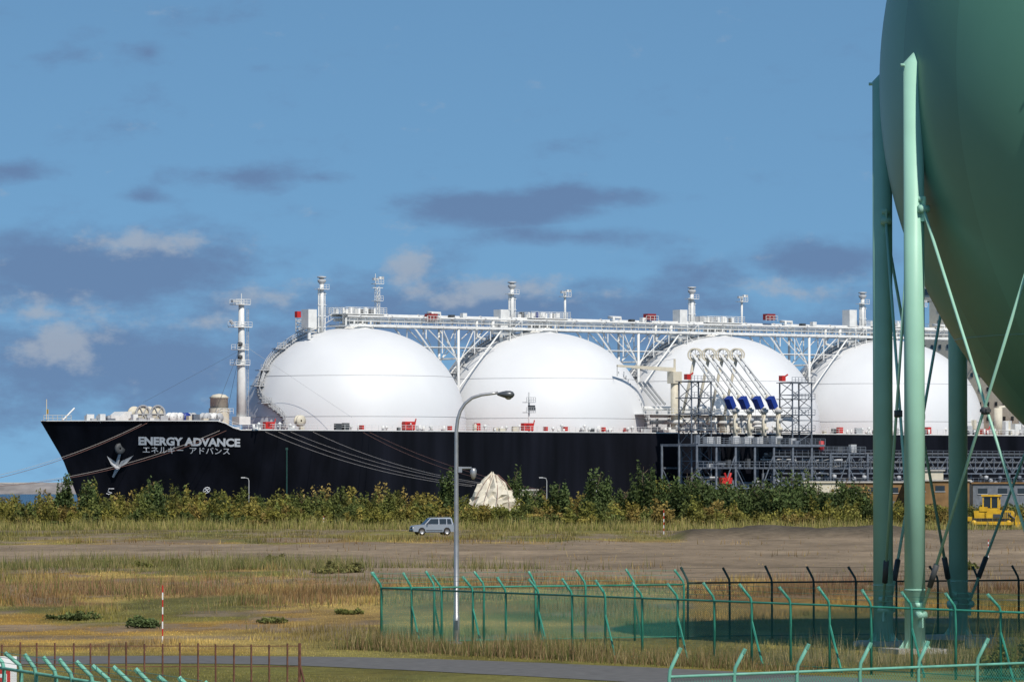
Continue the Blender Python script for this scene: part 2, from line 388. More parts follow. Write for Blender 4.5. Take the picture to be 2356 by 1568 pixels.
def young_tree(pxx,topy,y,r,c=(.075,.105,.035)):
    x=(pxx-CX)/F*y; h=CH+(HY-topy)*y/F
    s=MB(); pts=[(x+random.uniform(-.1,.1)*k,y,h*.93*k/4) for k in range(5)]; s.path(pts,[.11,.09,.07,.045,.02],M_bark,6)
    for k in range(9):
        t=random.uniform(.2,.85); a=random.uniform(0,6.28); L=r*random.uniform(.6,1.1)*(1-t*.5)
        s.path([(x,y,h*t),(x+math.cos(a)*L*.6,y+math.sin(a)*L*.6,h*t+L*.5),(x+math.cos(a)*L,y+math.sin(a)*L,h*t+L*.9)],[.045,.03,.012],M_bark,4)
    e=empty('young_tree',(0,0,0)); s.obj('trunk_and_limbs',e)
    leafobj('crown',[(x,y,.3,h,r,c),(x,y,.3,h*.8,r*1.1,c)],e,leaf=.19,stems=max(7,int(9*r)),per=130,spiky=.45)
for a in [(145,1092,592,1.0),(205,1106,594,1.0),(355,1100,592,1.3),(1030,1086,592,1.2),(1378,1076,586,1.5),(1482,1062,588,1.5),(1582,1078,584,2.1),(1612,1090,582,2.0),(1655,1108,588,2.0),(1735,1108,586,2.3),(1768,1100,584,2.1),(1825,1080,586,2.0),(1800,1122,580,1.8),(1700,1120,584,2.0),(1945,1090,590,1.4),(1185,1072,640,.9),(1880,1116,586,1.8),(1285,1104,590,1.4),(1540,1094,588,1.6),(1910,1126,580,1.7),(1230,1118,592,1.4),(780,1124,595,1.3,(.11,.125,.035)),(900,1128,595,1.2,(.13,.13,.035)),(700,1130,595,1.2,(.11,.125,.035)),(1440,1118,590,1.5),(1975,1118,590,1.4)]:
    young_tree(*a)
def lowshrub(pxx,basey,wpx,hpx,c):
    y=CH*F/(basey-HY); x=(pxx-CX)/F*y; r=wpx/2*y/F; h=hpx*y/F
    sp=[(x+random.uniform(-1,1)*r,y+random.uniform(-1.5,1.5)*r,0,h*random.uniform(.4,1),r*.5,c) for _ in range(8)]
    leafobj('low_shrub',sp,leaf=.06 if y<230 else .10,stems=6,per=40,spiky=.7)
for a in [(165,1425,90,24,(.13,.16,.055)),(345,1443,80,30,(.11,.15,.055)),(625,1432,50,14,(.16,.17,.055)),(770,1318,90,30,(.18,.17,.06)),(635,1292,34,20,(.16,.15,.055)),(805,1412,50,14,(.16,.17,.05)),(2310,1560,150,130,(.12,.125,.03)),(2200,1310,80,22,(.13,.14,.04)),(300,1305,130,18,(.15,.15,.04)),(420,1298,130,16,(.16,.15,.04))]:
    lowshrub(*a)

# ---------------------------------------------------------------- LNG ship
SX,SY,TH=-31.3,1009.0,math.atan2(.6,.8)
ship=empty('lng_tanker_ship',(SX,SY,0),TH)
def L(px,py,yl):
    """ship frame position at lateral offset yl of a sighted bearing"""
    k=(px-CX)/F; Xc=SX-.6*yl; Yc=SY+.8*yl; u=(k*Yc-Xc)/(.8-.6*k); D=Yc+.6*u
    return Vector((u,yl,CH+(HY-py)*D/F))
_u0z=[-6,-3,2.2,9.6,16.8]; _u0u=[-63,-63.2,-64.4,-67.8,-72.8]
def u0(z): return float(np.interp(z,_u0z,_u0u))
def hb(u,z):
    t=min(max((z+3)/19.8,0),1); Lr=62-14*t; p=1.65+.75*t
    s=min(max((u-u0(z))/Lr,0),1); return 24.5*(1-(1-s)**p)
def dz(u): return 15.1+1.7*float(sst(-41.5,-46.5,np.array(u)))
def onhull(px,z):
    lo,hi=-72,60
    for _ in range(40):
        u=(lo+hi)/2; y=-hb(u,z); k=(SX+.8*u-.6*y)/(SY+.6*u+.8*y)*F+CX
        if k<px: lo=u
        else: hi=u
    return lo
def hull():
    s=MB(); offs=[0,.15,.5,1,2,3.5,5,6.5,8,9.5,11.5,13,15,17,19,21,23,24.5,26,27,28,29,30,31,32,34,36,38,41,44,48,52,57,62,75,100,140,200,278]; lev=[k/14 for k in range(15)]
    for sg in (-1,1):
        vs=[];fs=[]
        for o in offs:
            for f in lev:
                z0=-5+f*21.8; u=u0(z0)+o; z=-5+f*(dz(u)+5); vs.append((u,sg*hb(u,z) if o>0 else 0,z))
        k=len(lev)
        for i in range(len(offs)-1):
            for j in range(k-1): fs.append((i*k+j,(i+1)*k+j,(i+1)*k+j+1,i*k+j+1))
        s.add(vs,fs,M_hull,True)
    us=[-72.3+o for o in offs[1:]]
    vs=[];fs=[]
    for u in us: b=hb(u,dz(u))-.12; vs+=[(u,-b,dz(u)-.35),(u,b,dz(u)-.35)]
    s.add(vs,[(2*i,2*i+1,2*i+3,2*i+2) for i in range(len(us)-1)],M_deck)
    s.add([(205,-24.5,-5),(205,24.5,-5),(205,24.5,15.1),(205,-24.5,15.1)],[(0,1,2,3)],M_hull)
    s.obj('hull',ship)
    s=MB(); uu=[-72+i*1.6 for i in range(172)]
    for sg in (-1,1):
        pts=[(u,sg*(hb(u,dz(u))-.02),dz(u)+.05) for u in uu]; s.path(pts,.11,M_white,4)
        p2=[(u,sg*(hb(u,dz(u))-.3),dz(u)+1.15) for u in uu[17:]]; s.path(p2,.04,M_white,4); s.path([(a,b,c-.45) for a,b,c in p2],.03,M_white,4)
        for p in p2: s.tube((p[0],p[1],p[2]-1.1),p,.04,M_white,4)
    for i in range(130):
        u=random.uniform(-42,160); y=-random.uniform(21.8,24); h=random.uniform(.5,1.5)
        t=random.random()
        if t<.4: s.tube((u,y,15),(u,y,15.1+h),random.uniform(.12,.3),M_white,8)
        elif t<.75: s.box((u,y,15.1+h/2),(random.uniform(.4,1.6),.7,h),random.choice([M_white,M_dgrey,M_seam,M_cream]))
        else: s.lathe((u,y,15.1+h),[(0.01,.35),(.35,.1),(.35,-.1),(.15,-.3),(.12,-h)],M_white,8)
    s.obj('gunwale_and_rails',ship)
hull()
TR,TV,TZ=22.2,20.5,15.3
def prof(a,off=0.0):
    q=a*math.pi/2; e=2/2.18; return ((TR+off)*math.cos(q)**e, TZ+(TV+off)*math.sin(q)**e)
for i in range(4):
    uc=i*46.0; s=MB()
    pr=[(TR,14.2)]+[prof(k/40) for k in range(40)]+[(.01,TZ+TV)]
    s.lathe((uc,0,0),pr,M_tank,96)
    for zz in (26.0,18.0):
        a=min(range(400),key=lambda k:abs(prof(k/400)[1]-zz))/400; r,z=prof(a,.03); s.lathe((uc,0,0),[(r,z-.05),(r+.04,z),(r,z+.05)],M_seam,96)
    s.obj('tank_cover_%d'%(i+1),ship)
    s=MB(); zt=TZ+TV
    s.lathe((uc,0,0),[(4.2,zt-.7),(3.6,zt+.3),(2.2,zt+1.0),(2.1,zt+2.4),(.01,zt+2.7)],M_white,20)
    s.box((uc+.5,0,zt+2.7),(10,7,.18),M_white)
    for (a,b) in [((-4.5,-3.4),(5.5,-3.4)),((-4.5,3.4),(5.5,3.4)),((-4.5,-3.4),(-4.5,3.4)),((5.5,-3.4),(5.5,3.4))]:
        s.rail((uc+a[0],a[1],zt+2.8),(uc+b[0],b[1],zt+2.8),1.2,M_white,.9,.05,3)
    for k in range(12):
        s.box((uc+random.uniform(-4,5),random.uniform(-2.5,2.5),zt+3.2),(random.uniform(.4,1.3),.6,random.uniform(.4,1.8)),random.choice([M_white,M_seam,M_white,M_dgrey,M_blue if k<2 else M_white]))
    for k in range(5): s.tube((uc-3.5+k*1.9,-1.2,zt+.6),(uc-3.5+k*1.9,-1.2,zt+3.9),.22,M_white,8)
    for k in range(4): s.path([(uc-4+k*2,-2.8,zt+.2),(uc-4+k*2,-2.8,zt+1.8),(uc-3+k*2,-2.4,zt+2.2)],.2,M_white,6)
    v=L([740,1178,1592,1985][i],700,0); uv=v.x; top=L([740,1178,1592,1985][i],[637,649,661,673][i],0).z
    s.tube((uv,0,zt-1.0),(uv,0,top-.5),.42,M_white,10); s.tube((uv-.75,0,zt-1),(uv-.75,0,top-2.2),.16,M_white,6); s.tube((uv+.75,0,zt-1),(uv+.75,0,top-2.8),.12,M_white,6)
    s.lathe((uv,0,top),[(.4,-1.4),(.85,-.9),(.85,-.5),(.5,-.45),(.5,-.2),(.9,-.15),(.9,.1),(.01,.2)],M_seam,14)
    s.box((uv,0,top-2.4),(2.2,2,.12),M_white); s.rail((uv-1.1,-1,top-2.4),(uv+1.1,-1,top-2.4),.9,M_white,.7,.04)
    for z in np.arange(zt,top-3,2.2): s.box((uv,0,z),(1.9,.5,.12),M_white)
    bx=L([711,1153,1565,1955][i],728,-1.5); s.box((bx.x,-1.5,bx.z-.4),(2.0,2.4,3.6),M_white); s.tube((bx.x,-1.5,zt-2.5),(bx.x,-1.5,bx.z-1.5),.35,M_white,6)
    lp=[868,1300,1707,2120][i]; lt=L(lp,[634,664,676,688][i],0); ul=lt.x
    zb=36.3; lat=(i==0)
    if lat:
        for dx in (-.35,.35):
            for dy in (-.35,.35): s.tube((ul+dx,dy,zb),(ul+dx,dy,lt.z-2.4),.07,M_white,4)
        for z in np.arange(zb,lt.z-2.6,.8): s.tube((ul-.35,-.35,z),(ul+.35,-.35,z+.8),.05,M_white,4); s.box((ul,0,z),(.8,.8,.05),M_white)
        s.tube((ul-.5,0,lt.z-3),(ul-.5,0,lt.z+.4),.07,M_white,4)
        s.box((ul,0,lt.z-5),(1.8,1.5,.1),M_white); s.rail((ul-.9,-.8,lt.z-5),(ul+.9,-.8,lt.z-5),1,M_white,.6,.04); s.box((ul,0,lt.z-2.4),(2.4,.5,.12),M_white)
    else: s.tube((ul,0,zb),(ul,0,lt.z-1),.24,M_white,8)
    s.box((ul,0,lt.z-1.6),(2.0,1.6,.12),M_white); s.rail((ul-1,-.8,lt.z-1.6),(ul+1,-.8,lt.z-1.6),.9,M_white,.6,.05)
    for dx in (-1,-.3,.4,1): s.box((ul+dx,-.3,lt.z-.7+.3*(dx>0)),(.5,.5,.45),M_seam if dx!=.4 else M_white)
    s.obj('tank_top_works_%d'%(i+1),ship)
    s=MB(); phi=math.atan2(.6,-.8)+ (rad(24) if i==0 else rad(28))
    def dome(a,ph,off): r,z=prof(a,off); return Vector((uc+r*math.cos(ph),r*math.sin(ph),z))
    seq=[]
    for k in range(44):
        a=.0+k/43*.76; ph=phi+((.50 if i==0 else .3)*math.exp(-((a-.0)/.2)**2))+(.08*math.sin(a*24)*math.exp(-a*3) if i==0 else 0)
        seq.append((a,ph))
    tang=Vector((-math.sin(phi),math.cos(phi),0))*.6
    for sd in (-1,1):
        pa=[dome(a,p,.5)+tang*sd for a,p in seq]; s.path(pa,.13,M_seam,4); s.path([q+Vector((0,0,1.0)) for q in pa],.07,M_seam,4); s.path([q+Vector((0,0,.5)) for q in pa],.05,M_seam,4)
        for q in pa: s.tube(q-Vector((0,0,.4)),q+Vector((0,0,1.0)),.06,M_seam,4)
    for (a,p) in seq: c=dome(a,p,.5); s.box(c,(.9,1.1,.12),M_seam,rz=phi)
    for k in (8,14,20,30): a,p=seq[k]; c=dome(a,p,.9); s.box(c,(2.2,2.4,.14),M_seam,rz=phi); s.rail(c+Vector((-1,-1,0)),c+Vector((1,-1,0)),1.1,M_seam,.5,.05)
    c=dome(.76,phi,.5); tgt=Vector((uc-5,0,zt+1.8)); s.path([c,tgt],.12,M_seam,4); s.path([c+Vector((0,0,1.1)),tgt+Vector((0,0,1.1))],.07,M_white,4)
    for k in range(8): q=c.lerp(tgt,k/8); s.tube(q,q+Vector((0,0,1.1)),.05,M_white,4)
    if i==0:
        c=dome(.74,phi,.6); s.tower(c.x-2,c.x+1,c.y-1.5,c.y+1.5,c.z,zt+2,4,M_white,.12,.08)
    s.obj('dome_stairs_%d'%(i+1),ship)
def piping():
    s=MB(); z0=36.2; ua,ub=-4,168
    for (y,z,r) in [(-2.6,37.3,.38),(-1.7,38.3,.30),(-3.4,38.0,.2),(1.4,37.4,.35),(2.4,38.2,.25)]:
        pts=[]; u=ua
        while u<ub: pts.append((u,y,z)); u+=5.75
        s.path(pts,r,M_white,8)
        for u in np.arange(ua+3,ub,7.7): s.lathe((u,y,z),[(r,-.15),(r*1.5,-.15),(r*1.5,.15),(r,.15)],M_seam,8,'X')
    for y in (-3.9,3.1,-.8): s.box(((ua+ub)/2,y,z0),(ub-ua,.25,.45),M_white)
    s.box(((ua+ub)/2,-.0,z0+.35),(ub-ua,1.4,.08),M_white)
    for y in (-.7,.7): s.rail((ua,y,z0+.4),(ub,y,z0+.4),1.1,M_white,1.9,.045,2)
    s.rail((ua,-4,z0+.3),(ub,-4,z0+.3),1.1,M_white,1.9,.04,2)
    for u in np.arange(ua,ub,5.75): s.box((u,-.4,z0-.1),(.3,8,.3),M_white)
    for u in (23,69,115,158):
        for k in range(3):
            s.box((u+k*3-4,-2.6,37.9+.4*k),(1.0,1.0,.9),[M_white,M_dgrey,M_white][k])
        s.path([(u-6,-3,37.3),(u-6,-3,39.1),(u-6,-1.4,39.1),(u-3,-1.4,39.1),(u-3,-1.4,37.3)],.3,M_white,8)
        s.path([(u+5,-3,38),(u+5,-3,36),(u+5,-3,34.5),(u+7,-3,34)],.3,M_white,8)
        s.path([(u+9,-3,38),(u+9,-3,35.4),(u+13,-3,35.2)],.42,M_white,8)
    for u,cl in ((992,0),(1495,1),(1770,1)):
        p=L(u,729,-3); s.box((p.x,-3,p.z),(2.2,1.5,1.3),mat_dkred)
        s.rail((p.x-1.6,-3.9,p.z-.9),(p.x+1.6,-3.9,p.z-.9),1.1,M_white,.8,.05)
    p=L(685,723,-2); s.box((p.x,-2,p.z),(.9,.9,1.2),M_red)
    for u in (23,69,115):
        for y in (-3.6,3.0):
            s.tube((u,y,15),(u,y,z0),.28,M_white,8)
            for (du) in (-11,11): s.tube((u,y,24),(u+du,y,z0-.1),.17,M_white,6)
            for du in (-8,-4,4,8): 
                s.tube((u+du,y,z0-.1),(u,y,28+abs(du)*.2),.11,M_white,5); s.tube((u+du,y,z0),(u+du,y,z0-8+abs(du)*.7),.12,M_white,5)
            s.tube((u-9,y,z0-4),(u+9,y,z0-4),.11,M_white,5)
        for zz in (20,25,30): s.tube((u,-3.6,zz),(u,3,zz),.2,M_white,5)
        s.tube((u,-3.6,20),(u,3,25),.15,M_white,5); s.tube((u,3,25),(u,-3.6,30),.15,M_white,5); s.tube((u,-3.6,30),(u,3,36),.15,M_white,5)
        s.tower(u+13,u+16,-3.5,-.5,31,38,3,M_white,.12,.08)
    s.obj('cargo_piping',ship)
piping()
def foremast():
    s=MB(); b=L(555,975,0); t=L(552,686,0); u=b.x; zb=16.6
    s.path([(u,0,zb),(u,0,zb+9),(u,0,t.z-8),(u,0,t.z-1)],[1.0,.85,.66,.55],M_white,12)
    s.box((u,0,zb+.6),(2.6,2.6,1.6),M_white)
    for zz,w in ((t.z-1.2,3.4),(t.z-5.6,4.2),(t.z-10,2.6),(t.z-13,3.2)):
        s.box((u-.3,0,zz),(w,2.2,.16),M_white); s.rail((u-.3-w/2,-1.1,zz),(u-.3+w/2,-1.1,zz),1.0,M_white,.8,.045,2); s.rail((u-.3-w/2,1.1,zz),(u-.3+w/2,1.1,zz),1.0,M_white,.8,.045,2)
    s.box((u-1.4,0,t.z-.6),(1.6,.8,.5),M_seam); s.tube((u,0,t.z-1),(u,0,t.z+1),.08,M_white,5); s.tube((u-2,0,t.z-5),(u-2.6,0,t.z-4.3),.3,M_seam,6)
    for zz in (t.z-9,t.z-11.5): s.lathe((u-.9,-.9,zz),[(.01,.5),(.5,.3),(.5,-.3),(.01,-.4)],M_dgrey,10)
    s.tube((u+1.1,-.3,zb),(u+1.1,-.3,t.z-2),.06,M_seam,4); s.tube((u+1.5,-.3,zb),(u+1.5,-.3,t.z-2),.06,M_seam,4)
    for z in np.arange(zb,t.z-2,.9): s.tube((u+1.1,-.3,z),(u+1.5,-.3,z),.04,M_seam,4)
    s.tube((u,0,t.z-10),tuple(L(330,925,0)),.025,M_dgrey,4)
    s.tube((u,0,t.z-9),tuple(L(520,960,8)),.03,M_dgrey,4); s.tube((u,0,t.z-9),tuple(L(490,960,-6)),.03,M_dgrey,4)
    s.tube((u,-.5,t.z-9),tuple(L(810,960,-22)),.03,M_seam,4)
    s.obj('foremast',ship)
    s=MB()
    c=L(504,950,0); s.lathe((c.x,0,0),[(2.0,16.5),(2.0,16.6+3.0)],M_cream,20)
    cz=L(504,930,0).z; s.lathe((c.x,0,cz),[(1.5,-4),(1.5,-1.6),(1.75,-1.5),(1.75,1.2),(2.0,1.3),(1.2,1.9),(.01,2.1)],M_cream,20); s.rail((c.x-2,-2,cz-1.8),(c.x+2,-2,cz-1.8),1,M_white,.7,.05)
    for pxx in (318,352):
        p=L(pxx,952,-4); s.lathe((p.x,-4,p.z),[(.3,-1.6),(1.5,-1.6),(1.5,-1.3),(.8,-1.2),(.8,1.2),(1.5,1.3),(1.5,1.6),(.3,1.6)],M_cream,22,'Y')
        s.lathe((p.x,-5.7,p.z),[(1.75,-.1),(1.75,.1),(1.35,.1),(1.35,-.1),(1.75,-.1)],M_seam,22,'Y'); s.box((p.x,-4,p.z-1.3),(3,4,.8),M_seam)
        for k in range(6):
            a=k*math.pi/3; s.tube((p.x,-5.8,p.z),(p.x+1.5*math.cos(a),-5.8,p.z+1.5*math.sin(a)),.1,M_seam,4)
    for pxx in (395,410,425,440,472,488,500):
        p=L(pxx,960,-9); s.lathe((p.x,-9,17.6),[(.1,-.8),(.95,-.8),(.95,-.65),(.5,-.6),(.5,.6),(.95,.65),(.95,.8),(.1,.8)],random.choice([M_blue,M_white,M_seam,M_cream]),14,'Y')
    for k in range(45):
        u=random.uniform(-66,-36); w=hb(u,16.8)*.88; y=-random.uniform(.2,1)*w; h=random.uniform(.5,1.7)
        s.box((u,y,dz(u)+h/2-.3),(random.uniform(.3,1.8),random.uniform(.3,1.5),h),random.choice([M_white,M_seam,M_cream,M_white,M_grey]))
    p=L(268,960,-3); s.extr([(p.x-2.5,16.5),(p.x+2.2,16.5),(p.x+2.2,18.7),(p.x+.8,18.7)],-5,-1,M_white)
    p=L(107,960,0); s.tube((p.x,0,16.7),(p.x,0,L(107,918,0).z),.09,M_cream,6); s.rail((p.x-1,-.6,16.8),(p.x+4,-2.4,16.8),1.1,M_cream,.8,.05); s.tube((p.x+3,-1,17),(p.x+5.6,-1,19.3),.16,M_white,6)
    s.box((p.x+.2,0,18.6),(.1,.6,.9),M_yel)
    for pxx,w,h in ((618,2.0,1.3),(940,2.4,1.6),(1213,2.4,1.5),(1098,.9,1.4),(1300,.7,.9),(832,.5,.8),(1035,.5,.8),(1388,.5,.8),(1932,1.0,1.2),(2135,1.0,1.4),(2265,1.8,1.1),(2020,.5,.9),(1255,.5,.8),(1440,.5,.7)):
        p=L(pxx,990,-22.5); s.box((p.x,-22.5,15.2+h/2+.2),(w,1.0,h),M_red)
        if w>1.5: s.box((p.x-w*.1,-23.02,15.2+h/2+.3),(w*.3,.06,h*.5),mat_dkred); s.tube((p.x+w/2,-22.5,15.2),(p.x+w/2+.6,-22.5,15.2+h+.8),.12,M_red,6)
    p=L(1217,990,-22); s.tube((p.x,-22,15),(p.x,-22,23),.16,M_white,6)
    for zz in (19,21): s.box((p.x,-22,zz),(2.2,1.4,.12),M_seam); s.rail((p.x-1.1,-22.7,zz),(p.x+1.1,-22.7,zz),1,M_seam,.5,.05)
    s.box((p.x+.5,-22.2,19.9),(1.3,.7,1.1),M_dgrey)
    p=L(690,975,-20); s.lathe((p.x,-20,17),[(.2,-.5),(1.1,-.5),(1.1,-.3),(.5,-.3),(.5,.3),(1.1,.3),(1.1,.5),(.2,.5)],M_cream,16,'Y')
    s.obj('deck_fittings',ship)
foremast()
def crane_manifold():
    s=MB(); p=L(1552,940,-21); u=p.x
    s.tube((u,-21,15),(u,-21,26),.8,M_cream,12); s.box((u,-21,26.4),(2.2,2.0,2.4),M_cream)
    q=L(1420,842,-21); s.path([(u,-21,28),(q.x,-21,28.6)],[.6,.3],M_cream,4); s.tube((u,-21,30.2),(q.x+4,-21,28.6),.06,M_seam,4); s.tube((u,-21,27),(u,-21,30.2),.25,M_cream,5)
    s.tube((q.x,-21,28.6),(q.x,-21,26.5),.05,M_dgrey,4)
    for k in range(14):
        a=L(1420+k*4.5,868+k*9,-17); b=L(1432+k*5,868+k*9,-17); s.box(((a.x+b.x)/2,-17,a.z),(2.4,1.2,.2),M_seam); s.tube((a.x,-17.5,a.z),(a.x,-17.5,a.z+1.2),.07,M_grey,4); s.tube((b.x,-17.5,b.z),(b.x,-17.5,b.z+1.2),.07,M_grey,4)
    s.path([L(1415,862,-17.6),L(1450,915,-17.6),L(1485,985,-17.6)],.15,M_seam,4)
    for k,(a,b) in enumerate([((1470,880),(1510,930)),((1480,880),(1520,930)),((1490,880),(1530,930))]): s.tube(L(*a,-18),L(*b,-18),.25,M_seam,6)
    for k in range(26):
        uu=random.uniform(55,92); y=-random.uniform(16,23); h=random.uniform(.8,4)
        s.box((uu,y,15+h/2),(random.uniform(.5,2.2),random.uniform(.5,1.8),h),random.choice([M_white,M_white,M_seam,M_cream]))
    for k in range(8):
        uu=64+k*3; s.tube((uu,-24,17.4),(uu,-14,17.4),.4,M_white,8); s.tube((uu,-16,15),(uu,-16,20),.3,M_white,8)
    s.tube((60,-17,20.2),(92,-17,20.2),.45,M_white,8); s.tube((60,-19,18.6),(92,-19,18.6),.35,M_white,8)
    s.rail((55,-23,19),(95,-23,19),1.1,M_white,1.5,.05); s.box((75,-20,18.9),(40,6,.15),M_white)
    s.obj('cargo_manifold_and_crane',ship)
    s=MB()
    s.box((178,0,27),(24,42,24),M_cream); s.box((177,0,42),(18,36,6.2),M_cream); s.box((175,0,47),(14,50,3.6),M_cream); s.box((178,0,50),(10,14,2.6),M_cream)
    for zz in (19,22.2,25.4,28.6,31.8,35,40.5,43.2):
        for y in np.arange(-19,20,2.6):
            if abs(y)<(20 if zz<39 else 17): s.box((165.95 if zz<39 else 167.95,y,zz),(.1,.8,.9),M_glass)
    s.box((167.95,0,47.3),(.12,48,1.4),M_glass); s.tube((180,0,51),(180,0,60),.5,M_white,8); s.box((180,0,56),(1,7,.3),M_white); s.box((180,0,58.5),(1,4,.3),M_white)
    s.rail((168,-25,48.8),(168,25,48.8),1.1,M_white,1.6,.06); s.rail((166,-21,39),(166,21,39),1.1,M_white,1.6,.06)
    for k in range(30):
        h=random.uniform(.8,3.5); s.box((random.uniform(140,164),-random.uniform(19,23.5),15+h/2),(random.uniform(.5,2),1.2,h),random.choice([M_white,M_cream,M_seam]))
    s.tube((152,-22,15),(152,-22,21),.9,M_cream,12); s.path([(152,-22,21),(164,-22,22.5)],.4,M_cream,6)
    s.obj('accommodation_block',ship)
crane_manifold()
def lettering(body,pxa,pxb,zl,zr,cap,bold,nm):
    cu=bpy.data.curves.new(nm,'FONT'); cu.body=body; cu.size=1; cu.offset=bold; cu.resolution_u=3
    o=bpy.data.objects.new(nm,cu); sc.collection.objects.link(o); bpy.context.view_layer.update()
    dg=bpy.context.evaluated_depsgraph_get(); me=bpy.data.meshes.new_from_object(o.evaluated_get(dg)); bpy.data.objects.remove(o)
    bm=bmesh.new(); bm.from_mesh(me)
    xs=[v.co.x for v in bm.verts]; ys=[v.co.y for v in bm.verts]; x0,x1,y0,y1=min(xs),max(xs),min(ys),max(ys)
    k=40
    for i in range(1,k):
        bmesh.ops.bisect_plane(bm,geom=bm.verts[:]+bm.edges[:]+bm.faces[:],plane_co=(x0+(x1-x0)*i/k,0,0),plane_no=(1,0,0))
    for i in range(1,4):
        bmesh.ops.bisect_plane(bm,geom=bm.verts[:]+bm.edges[:]+bm.faces[:],plane_co=(0,y0+(y1-y0)*i/4,0),plane_no=(0,1,0))
    for v in bm.verts:
        t=(v.co.x-x0)/(x1-x0); z=zl+(zr-zl)*t+(v.co.y-y0)/(y1-y0)*cap; u=onhull(pxa+(pxb-pxa)*t,z); v.co=(u,-hb(u,z)-.12,z)
    bm.to_mesh(me); bm.free(); me.materials.clear(); me.materials.append(M_ltext)
    ob=bpy.data.objects.new(nm,me); sc.collection.objects.link(ob); ob.parent=ship
lettering('ENERGY ADVANCE',318,552,12.25,11.9,1.6,.045,'name_lettering')
lettering('エネルギー  アドバンス',328,528,10.75,10.45,1.35,.004,'name_lettering_japanese')
def hullmarks():
    s=MB()
    def P(u,z,o=.12): return (u,-hb(u,z)-o,z)
    u=onhull(475,3.7); pts=[P(u+.55*math.cos(a),3.7+.55*math.sin(a)) for a in np.linspace(0,2*math.pi,17)]; s.path(pts,.08,M_ltext,4)
    s.tube(P(u-.4,3.3),P(u+.4,4.1),.08,M_ltext,4); s.tube(P(u-.4,4.1),P(u+.4,3.3),.08,M_ltext,4)
    u=onhull(253,3.5); s.path([P(u+.5,4),P(u-.3,4.0),P(u-.3,3.4),P(u+.3,3.2),P(u-.1,2.9),P(u-.5,3.1)],.08,M_ltext,4)
    u=onhull(266,9.4); s.lathe((u-.2,-hb(u,11.5)-.1,11.6),[(.2,-.3),(1.0,-.5),(1.1,0),(.9,.3)],M_dgrey,14,'Y')
    s.path([P(u,11.0,.5),P(u+.2,8.0,.5)],[.25,.4],M_seam,6)
    s.add([P(u-1.7,10.2,.5),P(u-.9,8.7,.9),P(u+.2,7.7,.8),P(u-.1,8.9,.9)],[(0,1,2,3)],M_seam); s.add([P(u+2.2,10.3,.5),P(u+.5,9.2,.9),P(u+.2,7.7,.8),P(u+1.4,8.7,.8)],[(0,1,2,3)],M_seam)
    s.path([P(u-.9,8.8,.9),P(u+.3,7.9,.9),P(u+.2,6.2,.4)],[.2,.5,.2],M_seam,6)
    s.obj('anchor_and_draught_marks',ship)
hullmarks()

